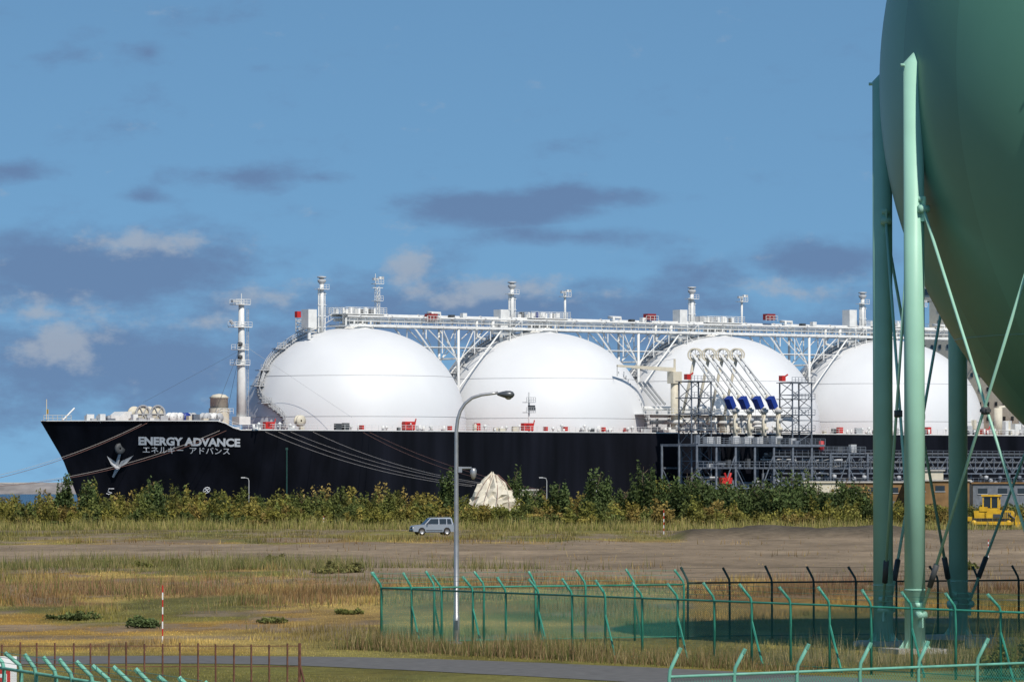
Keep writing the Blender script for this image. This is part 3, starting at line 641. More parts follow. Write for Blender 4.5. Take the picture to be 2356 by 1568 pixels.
# ---------------------------------------------------------------- jetty with loading arms
jet=empty('loading_jetty',(SX,SY,0),TH)
def jetty():
    s=MB(); yj=-34.0
    a=L(1548,1020,yj).x; b=L(1940,1020,yj).x; c=L(1840,1020,yj).x; zp=12.6
    s.box(((a+c)/2,yj-2,zp),(c-a,12,.5),M_grey); s.box(((c+b)/2,yj-4,zp-1.6),(b-c,6,.35),M_grey)
    s.rail((a,yj-8,zp+.2),(c,yj-8,zp+.2),1.2,M_grey,1.3,.06,3); s.rail((c,yj-7,zp-1.4),(b,yj-7,zp-1.4),1.2,M_grey,1.3,.06,3)
    s.rail((a,yj-8,zp-4.4),(b,yj-8,zp-4.4),1.1,M_grey,1.3,.06,2)
    n=9
    for i in range(n+1):
        u=a+(b-a)*i/n
        for y in (yj-7.6,yj-2,yj+3.5): s.tube((u,y,-4),(u,y,zp-(0 if u<=c else 1.6)),.24,M_grey,6)
        if i<n:
            u2=a+(b-a)*(i+1)/n
            for y in (yj-7.6,yj+3.5):
                if i%2: s.tube((u,y,0),(u2,y,zp-1.8),.12,M_grey,4)
                else: s.tube((u2,y,0),(u,y,zp-4.5),.12,M_grey,4)
                for zz in (4,8,zp-4.5): s.tube((u,y,zz),(u2,y,zz),.14,M_grey,4)
    t0,t1=L(1562,0,yj).x,L(1607,0,yj).x; s.tower(t0,t1,yj-4,yj+0,0,25.2,8,M_grey,.16,.08)
    t2,t3=L(1794,0,yj).x,L(1838,0,yj).x; s.tower(t2,t3,yj-4,yj+0,zp,25.4,5,M_grey,.16,.08)
    for (p,q) in ((t0,t1),(t2,t3)):
        for zz in (25.3,22,18.8,15.6):
            s.box(((p+q)/2,yj-2,zz),(q-p+1,5,.15),M_grey); s.rail((p-.5,yj-4.5,zz),(q+.5,yj-4.5,zz),1.1,M_grey,.8,.05,2)
    for (uu,zz) in ((t0+.6,26.2),(t2-1,26.2)): s.box((uu,yj-2,zz),(1,1,1.1),M_red); s.tube((uu,yj-2,zz),(uu+1,yj-2.6,zz+.8),.18,M_red,6)
    for k in range(70):
        u=random.uniform(a+1,b-1); h=random.uniform(.4,1.8); zz=random.choice([zp+.3,zp-4.4,zp-7.5,4]); 
        if u>c: zz=min(zz,zp-1.3)
        s.box((u,yj-random.uniform(3,7),zz+h/2),(random.uniform(.3,1.5),.8,h),random.choice([M_grey,M_dgrey,M_seam,M_grey]))
    for k in range(22):
        u=random.uniform(a,b-6); zz=random.uniform(3,zp-2.2); s.tube((u,yj-random.uniform(3,7.4),zz),(u+random.uniform(3,9),yj-random.uniform(3,7.4),zz),random.uniform(.1,.3),random.choice([M_grey,M_seam,M_dgrey]),6)
    for pxx in (1630,1690,1715,1745,1775): p=L(pxx,1010,yj-5); s.box((p.x,yj-5,zp+1.0),(1.8,1.4,1.3),M_seam)
    p=L(1890,1012,yj-5); s.lathe((p.x,yj-5,zp-.2),[(.01,1.2),(.55,1.1),(.6,-.8),(.01,-.9)],M_red,12)
    p=L(1665,1105,yj-8); s.box((p.x,yj-8.6,p.z),(2.6,1,1.2),M_red); s.tube((p.x-1,yj-9,p.z-3),(p.x+1,yj-9,p.z+1.5),.25,M_red,6); s.tube((p.x+1.4,yj-9,p.z-3),(p.x-.6,yj-9,p.z+1.5),.2,M_red,6)
    s.obj('platform_structure',jet)
    s=MB(); u1=a+20; u2=L(2700,1060,yj).x; yr=yj-7
    for (y) in (yr,yr+3):
        for zz in (7.0,10.4): s.tube((u1,y,zz),(u2,y,zz),.17,M_grey,4)
        u=u1; k=0
        while u<u2-3:
            s.tube((u,y,7),(u,y,10.4),.1,M_grey,4)
            if k%2: s.tube((u,y,7),(u+2.6,y,10.4),.1,M_grey,4)
            else: s.tube((u,y,10.4),(u+2.6,y,7),.1,M_grey,4)
            u+=2.6; k+=1
    for (dy,zz,r) in ((.6,8.0,.25),(1.3,8.1,.35),(2.2,8.0,.3),(.8,9.2,.2),(1.8,9.3,.25),(2.5,10.9,.25),(1.2,11,.3)): s.tube((u1,yr+dy,zz),(u2,yr+dy,zz),r,random.choice([M_seam,M_grey,M_dgrey]),8)
    u=u1
    while u<u2:
        s.tube((u,yr,-4),(u,yr,7),.28,M_grey,6); s.tube((u,yr+3,-4),(u,yr+3,7),.28,M_grey,6)
        for k in range(5): s.lathe((u+k*1.3,yr-.3,random.uniform(4.8,6.4)),[(.01,.45),(.45,.3),(.45,-.3),(.01,-.5)],random.choice([M_seam,M_grey,M_dgrey]),8)
        u+=8
    s.rail((u1,yr-.3,10.6),(u2,yr-.3,10.6),1.1,M_grey,1.5,.05,2); s.rail((u1,yr-1,5),(u2,yr-1,5),1.1,M_grey,1.5,.05,2)
    s.box(((u1+u2)/2,yr+1,4.6),(u2-u1,5,.3),M_grey)
    s.obj('pipe_rack',jet)
    for k in range(4):
        s=MB(); ap=L(1600+k*32,816,-25.5); base=L(1688+k*33,985,-34.5)
        piv=Vector((base.x,-35,19.2)); A=Vector((ap.x,-25.5,ap.z))
        s.tube((base.x,-35,zp),(base.x,-35,20.2),.5,M_cream,12)
        for dx in (-.62,.62):
            d=Vector((dx,0,0)); s.tube(piv+d,A+d,.29,M_white,6)
        for t in np.arange(.06,1,.12): s.tube(piv.lerp(A,t)+Vector((-.6,0,0)),piv.lerp(A,t+.05)+Vector((.6,0,0)),.12,M_grey,4)
        B=L(1680+k*32,926,-37.5)
        s.tube(A.lerp(piv,.72),Vector(B),.4,M_cream,6)
        s.box(B,(1.3,1.4,2.4),M_blue,rz=.2,ry=-.55)
        for dx in (-.75,.75):
            pts=[A+Vector((dx*.4,0,0))+Vector((1.25*math.cos(q)*.75,-1.25*math.cos(q)*.66,1.25*math.sin(q))) for q in np.linspace(0,2*math.pi,19)]; s.path(pts,.17,M_cream,5)
        for q in np.linspace(0,math.pi,5)[:-1]:
            e=Vector((1.2*math.cos(q)*.75,-1.2*math.cos(q)*.66,1.2*math.sin(q))); s.tube(A-e,A+e,.07,M_seam,4)
        E=Vector((ap.x-1.0,-22.5,18.6)); s.path([A,A.lerp(E,.5),E],[.36,.32,.28],M_cream,8)
        s.tube(A+Vector((.5,.2,0)),E+Vector((.5,.2,1)),.14,M_seam,4)
        s.path([E,E+Vector((0,1.2,-1.2)),E+Vector((0,3,-1.2))],.35,M_cream,8)
        for zz in (14.2,16.0,17.8,19.6): s.lathe((base.x,-35,zz),[(.4,-.35),(.9,-.3),(.9,.3),(.4,.35)],M_seam if zz!=16 else M_cream,12)
        s.path([(base.x,-35,14),(base.x-.9,-36,15.4),(base.x-1.0,-36,17.5),(base.x,-35.4,19)],.25,M_cream,8)
        s.tube((base.x+.9,-34.6,13),(base.x+.2,-35,19),.14,M_grey,4)
        s.tube(A,Vector(B)+Vector((0,0,1.2)),.06,M_grey,4)
        s.obj('loading_arm_%d'%(k+1),jet)
jetty()

def W(px,py,d): return Vector(((px-CX)/F*d,d,CH+(HY-py)*d/F))
def hullpt(px,z):
    u=onhull(px,z); y=-hb(u,z)-.1; return Vector((SX+.8*u-.6*y,SY+.6*u+.8*y,z))
def line(a,b,sag,mt,r=.04):
    s=MB(); pts=[]
    for i in range(25):
        t=i/24; p=Vector(a).lerp(Vector(b),t); p.z-=sag*4*t*(1-t); pts.append(p)
    s.path(pts,r,mt,5); s.obj('mooring_line')
line(hullpt(338,16.4),W(-120,1122,905),1.6,M_roper); line(hullpt(325,16.2),W(-160,1118,910),1.9,M_ropew,.035)
line(hullpt(520,15),W(-60,1120,900),2.4,M_roper); line(hullpt(505,15),W(-30,1118,905),2.0,M_ropew,.035)
line(hullpt(610,14.8),W(1085,1118,893),1.6,M_ropew); line(hullpt(640,14.8),W(1092,1116,893),1.4,M_ropew); line(hullpt(668,14.8),W(1100,1112,893),1.2,M_ropew,.035); line(hullpt(720,14.8),W(1108,1110,893),1.3,M_ropew)
line(hullpt(835,14.8),W(1245,1125,880),1.8,M_roper); line(hullpt(850,14.8),W(1255,1128,880),1.2,M_roper)
for (x,y) in ((-10,893),(3,880),(-100,903),(-92,905)):
    s=MB(); s.box((x,y,-1.2),(7,7,3.4),M_conc); 
    for dx in (-1.5,1.5): s.lathe((x+dx,y,.5),[(.5,0),(.35,.3),(.35,1.4),(.6,1.7),(.6,2.0),(.01,2.2)],M_dgrey,12)
    s.obj('mooring_dolphin')

def tarp():
    s=MB(); x0,y0=(1137-CX)/F*640,640.0; n=26; rows=14; vs=[];fs=[]
    for i in range(rows):
        t=i/(rows-1); r=3.1*(1-t**2.2)**.85+.1; z=6.3*t
        for j in range(n):
            q=2*math.pi*j/n; f=1+.30*(random.random()-.5)+.14*math.cos(3*q+t*4); vs.append((x0+r*f*math.cos(q)+.2*math.sin(5*t),y0+r*f*math.sin(q),z+random.uniform(-.32,.32)))
    for i in range(rows-1):
        for j in range(n): fs.append((i*n+j,i*n+(j+1)%n,(i+1)*n+(j+1)%n,(i+1)*n+j))
    fs.append(tuple((rows-1)*n+j for j in range(n))); s.add(vs,fs,M_tarp)
    for k in range(5):
        q=-math.pi*.15-k*.55; s.path([(x0+3.4*(1-t**2.2)**.85*math.cos(q+.3*t),y0+3.4*(1-t**2.2)**.85*math.sin(q+.3*t),6.3*t+.15) for t in np.linspace(0,.95,9)],.04,M_roper,4)
    s.obj('tarpaulin_covered_pile')
tarp()

def building(name,pxa,pxb,topy,d,mt,depth=9,win=True,roof=M_conc):
    xa=(pxa-CX)/F*d; xb=(pxb-CX)/F*d; z=CH+(HY-topy)*d/F; e=empty(name,((xa+xb)/2,d,0)); w=xb-xa
    s=MB(); s.box((0,depth/2,z/2),(w,depth,z),mt); s.obj('walls',e)
    s=MB(); s.box((0,depth/2,z+.12),(w+.6,depth+.6,.25),roof); s.obj('roof',e)
    if win:
        s=MB(); n=max(2,int(w/2.6))
        for i in range(n):
            x=-w/2+w*(i+.5)/n; s.box((x,-.03,z-1.2),(1.5,.1,.9),M_glass); s.box((x,-.06,z-1.7),(1.7,.14,.1),M_seam)
        s.obj('windows',e)
    s=MB(); s.box((w*.3,-.03,1.05),(1.1,.12,2.1),M_grey); s.obj('door',e)
building('cream_pump_house',1850,1935,1110,800,M_cream,win=False,roof=M_cream)
building('ochre_warehouse',1935,2080,1110,830,M_brown,roof=M_conc); building('ochre_warehouse',2095,2230,1106,820,M_brown,roof=M_conc)
building('grey_workshop',2238,2420,1112,826,M_grey,roof=M_brown)
building('cream_pump_house',2090,2170,1083,850,M_cream,win=False)
building('small_shed',1180,1235,1128,800,M_cream,depth=4,win=False)

def car():
    e=empty('parked_suv',((995-CX)/F*489,489,0.06),rad(14)); s=MB()
    hw=.82
    body=[(-2.05,.38),(-2.08,.55),(-2.02,.85),(-1.95,.93),(-1.05,1.03),(-.85,1.06),(1.85,1.08),(1.95,.95),(1.98,.45),(1.9,.35),(1.62,.35),(1.55,.6),(1.38,.76),(1.12,.76),(.95,.6),(.88,.33),(-.85,.33),(-.92,.6),(-1.1,.76),(-1.35,.76),(-1.52,.6),(-1.6,.35)]
    n=len(body)
    ys=[-hw,-hw+.08,hw-.08,hw]
    def sect(y,out): return [(x,y,z-(0 if not out else .05*(z>.8))) for x,z in body]
    secs=[sect(ys[0],True),sect(ys[1],False),sect(ys[2],False),sect(ys[3],True)]
    vv=[p for q in secs for p in q]; ff=[]
    for k in range(3):
        for i in range(n): ff.append((k*n+i,k*n+(i+1)%n,(k+1)*n+(i+1)%n,(k+1)*n+i))
    ff.append(tuple(range(n))); ff.append(tuple(3*n+i for i in range(n-1,-1,-1))); s.add(vv,ff,M_silver)
    cab=[(-.95,1.05),(-.38,1.62),(-.2,1.70),(1.6,1.72),(1.75,1.64),(1.88,1.07)]
    m=len(cab); vv=[(x,-hw+.05 if z<1.2 else -hw+.16,z) for x,z in cab]+[(x,hw-.05 if z<1.2 else hw-.16,z) for x,z in cab]
    s.add(vv,[tuple(range(m)),tuple(range(2*m-1,m-1,-1))]+[(i,i+m,(i+1)%m+m,(i+1)%m) for i in range(m)],M_silver)
    s.obj('body',e)
    s=MB()
    for sg in (-1,1):
        def q(x,z): return (x,sg*(hw-.05-(z-1.07)*.11/.58*1.0+.035),z)
        for poly in ([(-.78,1.1),(-.33,1.58),(.42,1.59),(.42,1.1)],[(.52,1.1),(.52,1.59),(1.2,1.59),(1.2,1.1)],[(1.28,1.1),(1.28,1.59),(1.62,1.58),(1.74,1.1)]):
            vs=[q(*p) for p in poly]; s.add(vs,[(0,1,2,3)],M_glass)
    s.add([(-.93,-.68,1.10),(-.93,.68,1.10),(-.42,.58,1.61),(-.42,-.58,1.61)],[(0,1,2,3)],M_glass)
    s.add([(1.90,-.62,1.12),(1.90,.62,1.12),(1.80,.56,1.58),(1.80,-.56,1.58)],[(0,1,2,3)],M_glass)
    s.obj('windows',e)
    for nm,x in (('front',-1.22),('rear',1.25)):
        for sg in (-1,1):
            s=MB(); s.lathe((x,sg*(hw-.1),.36),[(.01,-.12),(.3,-.12),(.36,-.07),(.36,.07),(.3,.12),(.01,.12)],M_black,20,'Y')
            s.lathe((x,sg*(hw+.03),.36),[(.01,0),(.2,.0),(.22,-.03*1)],M_lamp,14,'Y'); s.obj('wheel_'+nm,e)
    s=MB()
    s.box((-2.07,0,.72),(.04,.75,.2),M_dgrey); s.box((-2.08,0,.45),(.1,1.6,.2),M_dgrey)
    for sg in (-1,1): s.box((-2.05,sg*.58,.73),(.08,.3,.2),M_signw); s.box((-.7,sg*.95,1.12),(.12,.2,.16),M_dgrey); s.box((1.96,sg*.7,.75),(.06,.14,.3),M_red); s.tube((-.1,sg*.6,1.78),(1.6,sg*.6,1.78),.02,M_dgrey,4)
    s.box((-2.12,0,.5),(.02,.33,.16),M_signw)
    s.lathe((2.07,0,.85),[(.01,.1),(.28,.1),(.34,.05),(.34,-.08),(.01,-.08)],M_dgrey,18,'X')
    s.box((0,0,.33),(3.2,1.4,.12),M_black)
    for sg in (-1,1): s.box((0,sg*(hw+.012),.48),(1.6,.03,.1),M_dgrey)
    s.obj('trim',e)
car()

def dozer():
    e=empty('yellow_bulldozer',(54.0,572,0.05),rad(-12)); s=MB()
    for sg in (-1,1):
        y=sg*1.15; prof_=[(-2.3,.55),(-2.1,.95),(-1.7,1.05),(1.9,1.05),(2.3,.9),(2.5,.55),(2.2,.12),(1.9,.02),(-1.8,.02),(-2.2,.2)]
        s.extr(prof_,y-.3,y+.3,M_black)
        s.extr([(-1.8,.4),(-1.8,.72),(2.0,.72),(2.0,.4)],y-.36,y+.36,M_yel)
        for x in (-1.9,2.0): s.lathe((x,y,.55),[(.01,-.37),(.32,-.37),(.32,.37),(.01,.37)],M_yel,14,'Y')
        for k in range(20): s.box((-2.0+k*.21,y,1.07),(.08,.66,.06),M_dgrey)
    s.obj('tracks',e); s=MB()
    s.extr([(-1.9,1.0),(-2.0,1.9),(-.6,2.0),(-.6,1.0)],-.85,.85,M_yel); s.extr([(.7,1.0),(.7,2.0),(2.3,1.9),(2.45,1.6),(2.45,1.0)],-.6,.6,M_yel); s.box((0,0,1.4),(1.6,1.7,.7),M_yel)
    for k in range(6): s.box((1.1+k*.2,-.615,1.45),(.10,.03,.6),M_dgrey)
    s.box((.6,-.88,1.35),(.8,.06,.4),M_dgrey)
    s.tube((1.5,.2,1.9),(1.5,.2,2.7),.08,M_dgrey,8); s.box((-.9,0,2.1),(.9,1.9,.5),M_yel)
    s.obj('hull',e); s=MB()
    s.box((-.1,0,3.62),(2.1,1.9,.2),M_yel); s.box((-.1,0,1.95),(1.7,1.6,.5),M_yel)
    for x in (-.95,-.05,.75):
        for y in (-.78,.78): s.box((x,y,2.9),(.13,.12,1.35),M_yel)
    s.box((-.1,0,2.9),(1.5,1.4,1.3),M_glass); s.obj('cab',e); s=MB()
    pts=[(3.0+.25*math.cos(a)*-1,.1+1.3*(i/6)) for i,a in enumerate(np.linspace(-1,1,7))]
    s.extr(pts+[(x+.12,z) for x,z in pts[::-1]],-1.9,1.9,M_yel)
    for sg in (-1,1): s.box((1.4,sg*1.6,.5),(3.2,.2,.3),M_yel); s.tube((1.9,sg*.7,1.6),(2.85,sg*.7,.8),.07,M_dgrey,6)
    s.obj('blade',e); s=MB(); s.box((-2.5,0,1.0),(.8,.9,.5),M_yel); s.path([(-2.6,0,1.3),(-2.9,0,.9),(-2.95,0,.2)],[.14,.12,.05],M_dgrey,6); s.obj('ripper',e)
dozer()

def street_lamp():
    d=161.3; x=(1050-CX)/F*d; e=empty('street_lamp',(x,d,0)); k=d/F
    s=MB(); zc=CH+(HY-990)*k
    A=[(3,-965),(9,-945),(20,-928),(36,-915),(58,-908),(82,-905),(96,-903)]
    pts=[(0,0,0),(0,0,.9),(0,0,.92),(0,0,3.5),(0,0,zc)]+[(a*k,0,CH+(HY+b)*k) for a,b in A]
    s.path(pts,[.105,.105,.085,.078,.06,.057,.055,.052,.05,.048,.045,.045],M_lamp,14)
    s.box((0,0,.03),(.4,.4,.06),M_lamp); s.box((0,-.1,.6),(.1,.04,.3),M_lampd); s.obj('pole',e)
    s=MB(); hx=96*k; hz=CH+(HY-906)*k; vs=[];fs=[]; n=14
    pr=[(-.03,.05),(.02,.07),(.12,.11),(.25,.15),(.38,.155),(.47,.12),(.52,.03)]
    for (t,r) in pr:
        for j in range(n):
            q=2*math.pi*j/n; zz=math.sin(q)*r*(.75 if math.sin(q)>0 else .85); vs.append((hx+t,math.cos(q)*r*1.05,hz-.03*t+zz))
    for i in range(len(pr)-1):
        for j in range(n): fs.append((i*n+j,i*n+(j+1)%n,(i+1)*n+(j+1)%n,(i+1)*n+j))
    fs+=[tuple(range(n-1,-1,-1)),tuple((len(pr)-1)*n+j for j in range(n))]; s.add(vs,fs,M_lampd,True)
    s.lathe((hx+.33,0,hz-.09),[(.11,0),(.1,-.05),(.05,-.085),(.005,-.09)],M_lamp,12); s.obj('lamp_head',e)
    s=MB(); z=CH+(HY-1078)*k; s.tube((0,0,z),(.45,0,z+.02),.03,M_lamp,6); s.box((.12,-.02,z-.02),(.12,.12,.18),M_lamp); s.box((.33,0,z+.04),(.3,.12,.05),M_lamp)
    s.lathe((.54,0,z-.1),[(.005,.13),(.07,.12),(.1,.06),(.1,-.06),(.07,-.18),(.03,-.23),(.005,-.24)],M_lamp,14); s.obj('side_luminaire',e)
street_lamp()

def small_lamp(px,topy,d,c=M_seam):
    x=(px-CX)/F*d; z=CH+(HY-topy)*d/F; s=MB(); s.path([(x,d,0),(x,d,z-.5),(x-.15,d,z-.1),(x-.8,d,z)],.06,c,6); s.box((x-.9,d,z),(.6,.3,.18),c); s.obj('distant_street_lamp')
for a in ((573,1098,780),(1258,1098,790),(1372,1102,790)): small_lamp(*a)
s=MB(); x=(660-CX)/F*850; s.tube((x,850,0),(x,850,CH+80*850/F),.12,M_fdark,6); s.box((x,850,CH+78*850/F),(.4,.3,.4),M_fdark); s.obj('green_pole')
def survey_pole(px,topy,basey):
    d=CH*F/(basey-HY); x=(px-CX)/F*d; h=(basey-topy)*d/F; s=MB(); n=8; r=max(.022,d/13000)
    for i in range(n): s.tube((x,d,h*i/n),(x,d,h*(i+1)/n),r,M_red if i%2 else M_signw,6)
    s.obj('survey_pole')
survey_pole(375,1345,1478); survey_pole(1527,1172,1228); survey_pole(2273,1240,1282); survey_pole(745,1186,1216)

# ---------------------------------------------------------------- gas storage sphere
GC=Vector((26.3,157.0,17.5)); GR=14.9
gas=empty('spherical_gas_holder',tuple(GC))
def gasholder():
    s=MB(); prf=[(max(.01,GR*math.sin(math.pi*i/96)),-GR*math.cos(math.pi*i/96)) for i in range(97)]
    s.lathe((0,0,0),prf,M_sphere,160)
    s.obj('sphere_shell',gas)
    s=MB()
    for a in (math.pi*.32,math.pi*.68):
        r=GR*math.sin(a)+.003; z=-GR*math.cos(a); s.lathe((0,0,z),[(r,-.02),(r+.008,0),(r,.02)],M_sphere,120)
    s.obj('weld_seams',gas)
    N=13; cols=[]
    for k in range(N):
        a=math.pi+rad(17.3-k*360/N); cols.append((GR*math.cos(a),GR*math.sin(a)))
    for k,(x,y) in enumerate(cols):
        s=MB(); zt=18.05-GC.z; zb=-GC.z
        s.path([(x,y,zb+.02),(x,y,zt-.35)],.31,M_gcol,28)
        d=Vector((-x,-y,0)).normalized()
        vs=[(x+.31*math.cos(q),y+.31*math.sin(q),zt-.35) for q in np.linspace(0,2*math.pi,29)[:-1]]+[(x+d.x*.12,y+d.y*.12,zt+.1)]
        s.add(vs,[(i,(i+1)%28,28) for i in range(28)],M_gcol,True)
        s.tube((x,y,zt-.42),(x-d.x*.42+.0,y-d.y*.42,zt-.42),.05,M_gcol,8)
        s.lathe((x,y,zb),[(.6,0),(.6,.05),(.34,.06)],M_gcol,20)
        for q in range(8):
            an=q*math.pi/4; c1=Vector((math.cos(an),math.sin(an),0)); b=Vector((x,y,zb))
            s.add([b+c1*.3+Vector((0,0,.05)),b+c1*.56+Vector((0,0,.05)),b+c1*.3+Vector((0,0,.42))],[(0,1,2)],M_gcol)
        for zz in (1.9,): s.lathe((x,y,zb+zz),[(.312,-.02),(.33,0),(.312,.02)],M_gcol,24)
        s.obj('support_column_%d'%(k+1),gas)
        s=MB(); s.box((x,y,zb-.0),(1.7,1.7,.3),M_conc,rz=math.atan2(y,x)); s.obj('footing_%d'%(k+1),gas)
    for k in range(N):
        s=MB(); p=Vector((*cols[k],0)); q=Vector((*cols[(k+1)%N],0)); t=(q-p).normalized(); nn=Vector((-t.y,t.x,0))
        for (a,b,o) in ((p,q,.06),(q,p,-.06)):
            tt=(b-a).normalized()
            A=a+tt*.40+Vector((0,0,13.3-GC.z))+nn*o; B=b-tt*.40+Vector((0,0,1.15-GC.z))+nn*o
            s.tube(A,B,.048,M_gcol,8)
            s.tube(B.lerp(A,.07),B.lerp(A,.125),.09,M_dgrey,8)
            for P_,sg in ((A,1),(B,-1)):
                s.box(P_-tt*(.12*sg),(.42,.05,.75),M_gcol,rz=math.atan2(tt.y,tt.x)); s.tube(P_+nn*.16,P_-nn*.16,.12,M_gcol,10)
                s.tube(P_+Vector((0,0,.3))-tt*.1*sg+nn*.12,P_+Vector((0,0,.3))-tt*.1*sg-nn*.12,.09,M_gcol,8)
        m=(p+q)/2+Vector((0,0,7.22-GC.z)); s.lathe(m,[(.01,-.12),(.13,-.1),(.13,.1),(.01,.12)],M_dgrey,10); s.box(m,(.34,.16,.1),M_dgrey,rz=math.atan2(t.y,t.x))
        s.obj('cross_brace_%d'%(k+1),gas)
gasholder()
s=MB(); s.box((15.2,158,.15),(2.2,1.3,.3),M_conc); s.obj('concrete_slab')

# ---------------------------------------------------------------- fences
def fence(name,p0,p1,step,h,arm,mt,chain=None,brace=True,bdir=(.3,-.45),toprail=True,wires=True,r=.038):
    e=empty(name); p0=Vector((*p0,0)); p1=Vector((*p1,0)); n=max(1,round((p1-p0).length/step)); arm=Vector(arm); s=MB(); t=(p1-p0).normalized()
    for i in range(n+1):
        p=p0.lerp(p1,i/n)+Vector((random.uniform(-.03,.03),random.uniform(-.03,.03),0)); jx=Vector((random.uniform(-.06,.06),random.uniform(-.03,.03),random.uniform(-.04,.04)))
        s.path([p,p+Vector((0,0,h-.02)),p+Vector((0,0,h+.06))+arm*.12,p+Vector((0,0,h))+arm+jx],r,mt,8)
        if brace and i%2==1: s.tube(p+Vector((0,0,h*.72)),p+Vector((bdir[0],bdir[1],0)),r*.85,mt,6)
        s.tube(p+Vector((0,0,h))+arm*.82+jx*.8,p+Vector((0,0,h))+arm+jx,r*1.12,M_fgreen2 if mt is M_fgreen else mt,6)
    if toprail: s.tube(p0+Vector((0,0,h)),p1+Vector((0,0,h)),r*.8,mt,8); s.tube(p0+Vector((0,0,.12)),p1+Vector((0,0,.12)),r*.4,mt,6)
    if wires:
        for f in (.35,.65,.95): s.tube(p0+Vector((0,0,h))+arm*f,p1+Vector((0,0,h))+arm*f,.006,mt,4)
    s.obj('posts_and_rails',e)
    if chain:
        s=MB(); nn=Vector((-t.y,t.x,0))*.045; vs=[p0+nn+Vector((0,0,.06)),p1+nn+Vector((0,0,.06)),p1+nn+Vector((0,0,h)),p0+nn+Vector((0,0,h))]
        s.add(vs,[(0,1,2,3)],chain); o=s.obj('chain_link_mesh',e); uv=o.data.uv_layers.new(name='UVMap')
        for l in o.data.loops:
            c=o.data.vertices[l.vertex_index].co; d=(Vector((c.x,c.y,0))-p0-nn); uv.data[l.index].uv=(d.length,c.z)
fence('green_chain_link_fence',(-4.1,159.6),(16.4,123.6),2.0,1.8,(-.30,-.1,.48),M_fgreen,M_chain)
fence('green_chain_link_fence',(-4.1,159.9),(5.6,165.4),2.0,1.8,(-.27,.12,.48),M_fgreen,M_chain,bdir=(.25,.5))
fence('dark_chain_link_fence',(5.7,165.5),(31,176),1.55,1.85,(-.22,.12,.50),M_fdark,M_chaind,brace=False)
fence('pale_chain_link_fence',(2.6,83.6),(12.6,93.5),1.55,1.92,(.14,-.05,.44),M_fgreen2,M_chain,brace=False,r=.032,wires=False)
fence('pale_chain_link_fence',(-13.5,105),(-4.5,78),1.35,1.75,(-.26,0,.34),M_fgreen2,M_chain,brace=False)
def rusty():
    s=MB(); d=105.0; k=d/F
    for i,pxx in enumerate(range(-240,700,41)):
        x=(pxx-CX)*k; top=CH+(HY-1478+random.uniform(-3,3))*k; s.path([(x,d,0),(x+random.uniform(-.02,.02),d,top)],.020,M_rust,5)
    xa=(-260-CX)*k; xb=(690-CX)*k
    for z in (1.74,1.32,.9): s.tube((xa,d,z),(xb,d,z),.011,M_rust,4)
    s.tube((xb,d,0),(xb,d,1.8),.035,M_rust,6); s.tube((xb,d,1.4),(xb+.35,d-.3,0),.025,M_rust,5)
    s.obj('rusty_bar_fence')
rusty()
def sign():
    e=empty('warning_sign',(-10.35,100,0)); s=MB(); 
    s.box((0,0,1.05),(1.25,.03,1.3),M_signw); s.obj('board',e)
    s=MB(); s.box((.0,-.018,.95),(1.0,.008,1.0),M_red); s.obj('red_panel',e); s=MB()
    for z in (1.32,1.06,.80): s.box((.28,-.026,z),(.30,.006,.07),M_signw)
    s.box((.40,-.028,1.06),(.07,.006,.59),M_signw); s.box((-.2,-.026,1.06),(.5,.006,.09),M_signw); s.box((-.2,-.028,.95),(.09,.006,.7),M_signw)
    s.obj('white_symbols',e); s=MB(); s.tube((-.45,.04,0),(-.45,.04,1.7),.03,M_grey,8); s.tube((.45,.04,0),(.45,.04,1.7),.03,M_grey,8); s.obj('posts',e)
sign()

# ---------------------------------------------------------------- sky, sun, camera
EL=rad(46); AZ=rad(24)
w=bpy.data.worlds.new('World'); sc.world=w; w.use_nodes=True; nt=w.node_tree; bg=nt.nodes['Background']
def MM(op,a,b=None,c=None,cl=False):
    x=nt.nodes.new('ShaderNodeMath'); x.operation=op; x.use_clamp=cl
    for i,v in enumerate((a,b,c)):
        if v is None: continue
        if isinstance(v,(int,float)): x.inputs[i].default_value=v
        else: nt.links.new(v,x.inputs[i])
    return x.outputs[0]
sky=nt.nodes.new('ShaderNodeTexSky'); sky.sky_type='NISHITA'; sky.sun_disc=False; sky.sun_elevation=EL; sky.sun_rotation=math.pi-AZ
sky.air_density=1.0; sky.dust_density=.3; sky.ozone_density=2.0
tc=nt.nodes.new('ShaderNodeTexCoord'); sp=nt.nodes.new('ShaderNodeSeparateXYZ'); nt.links.new(tc.outputs['Generated'],sp.inputs[0])
x,y,z=sp.outputs
cb=nt.nodes.new('ShaderNodeCombineXYZ'); nt.links.new(x,cb.inputs[0]); nt.links.new(y,cb.inputs[1]); nt.links.new(MM('MULTIPLY_ADD',MM('MAXIMUM',z,0),1.2,.215),cb.inputs[2])
nv=nt.nodes.new('ShaderNodeVectorMath'); nv.operation='NORMALIZE'; nt.links.new(cb.outputs[0],nv.inputs[0]); nt.links.new(nv.outputs[0],sky.inputs[0])
tint=nt.nodes.new('ShaderNodeVectorMath'); tint.operation='MULTIPLY'; nt.links.new(sky.outputs[0],tint.inputs[0]); tint.inputs[1].default_value=(.80,1.06,1.10)
def noise(sx,sz,sc_,det,off=0):
    m=nt.nodes.new('ShaderNodeMapping'); nt.links.new(tc.outputs['Generated'],m.inputs[0]); m.inputs['Scale'].default_value=(sx,sx,sz); m.inputs['Location'].default_value=(0,off,0)
    n=nt.nodes.new('ShaderNodeTexNoise'); n.inputs['Scale'].default_value=sc_; n.inputs['Detail'].default_value=det; n.inputs['Roughness'].default_value=.6; nt.links.new(m.outputs[0],n.inputs['Vector']); return n.outputs['Fac']
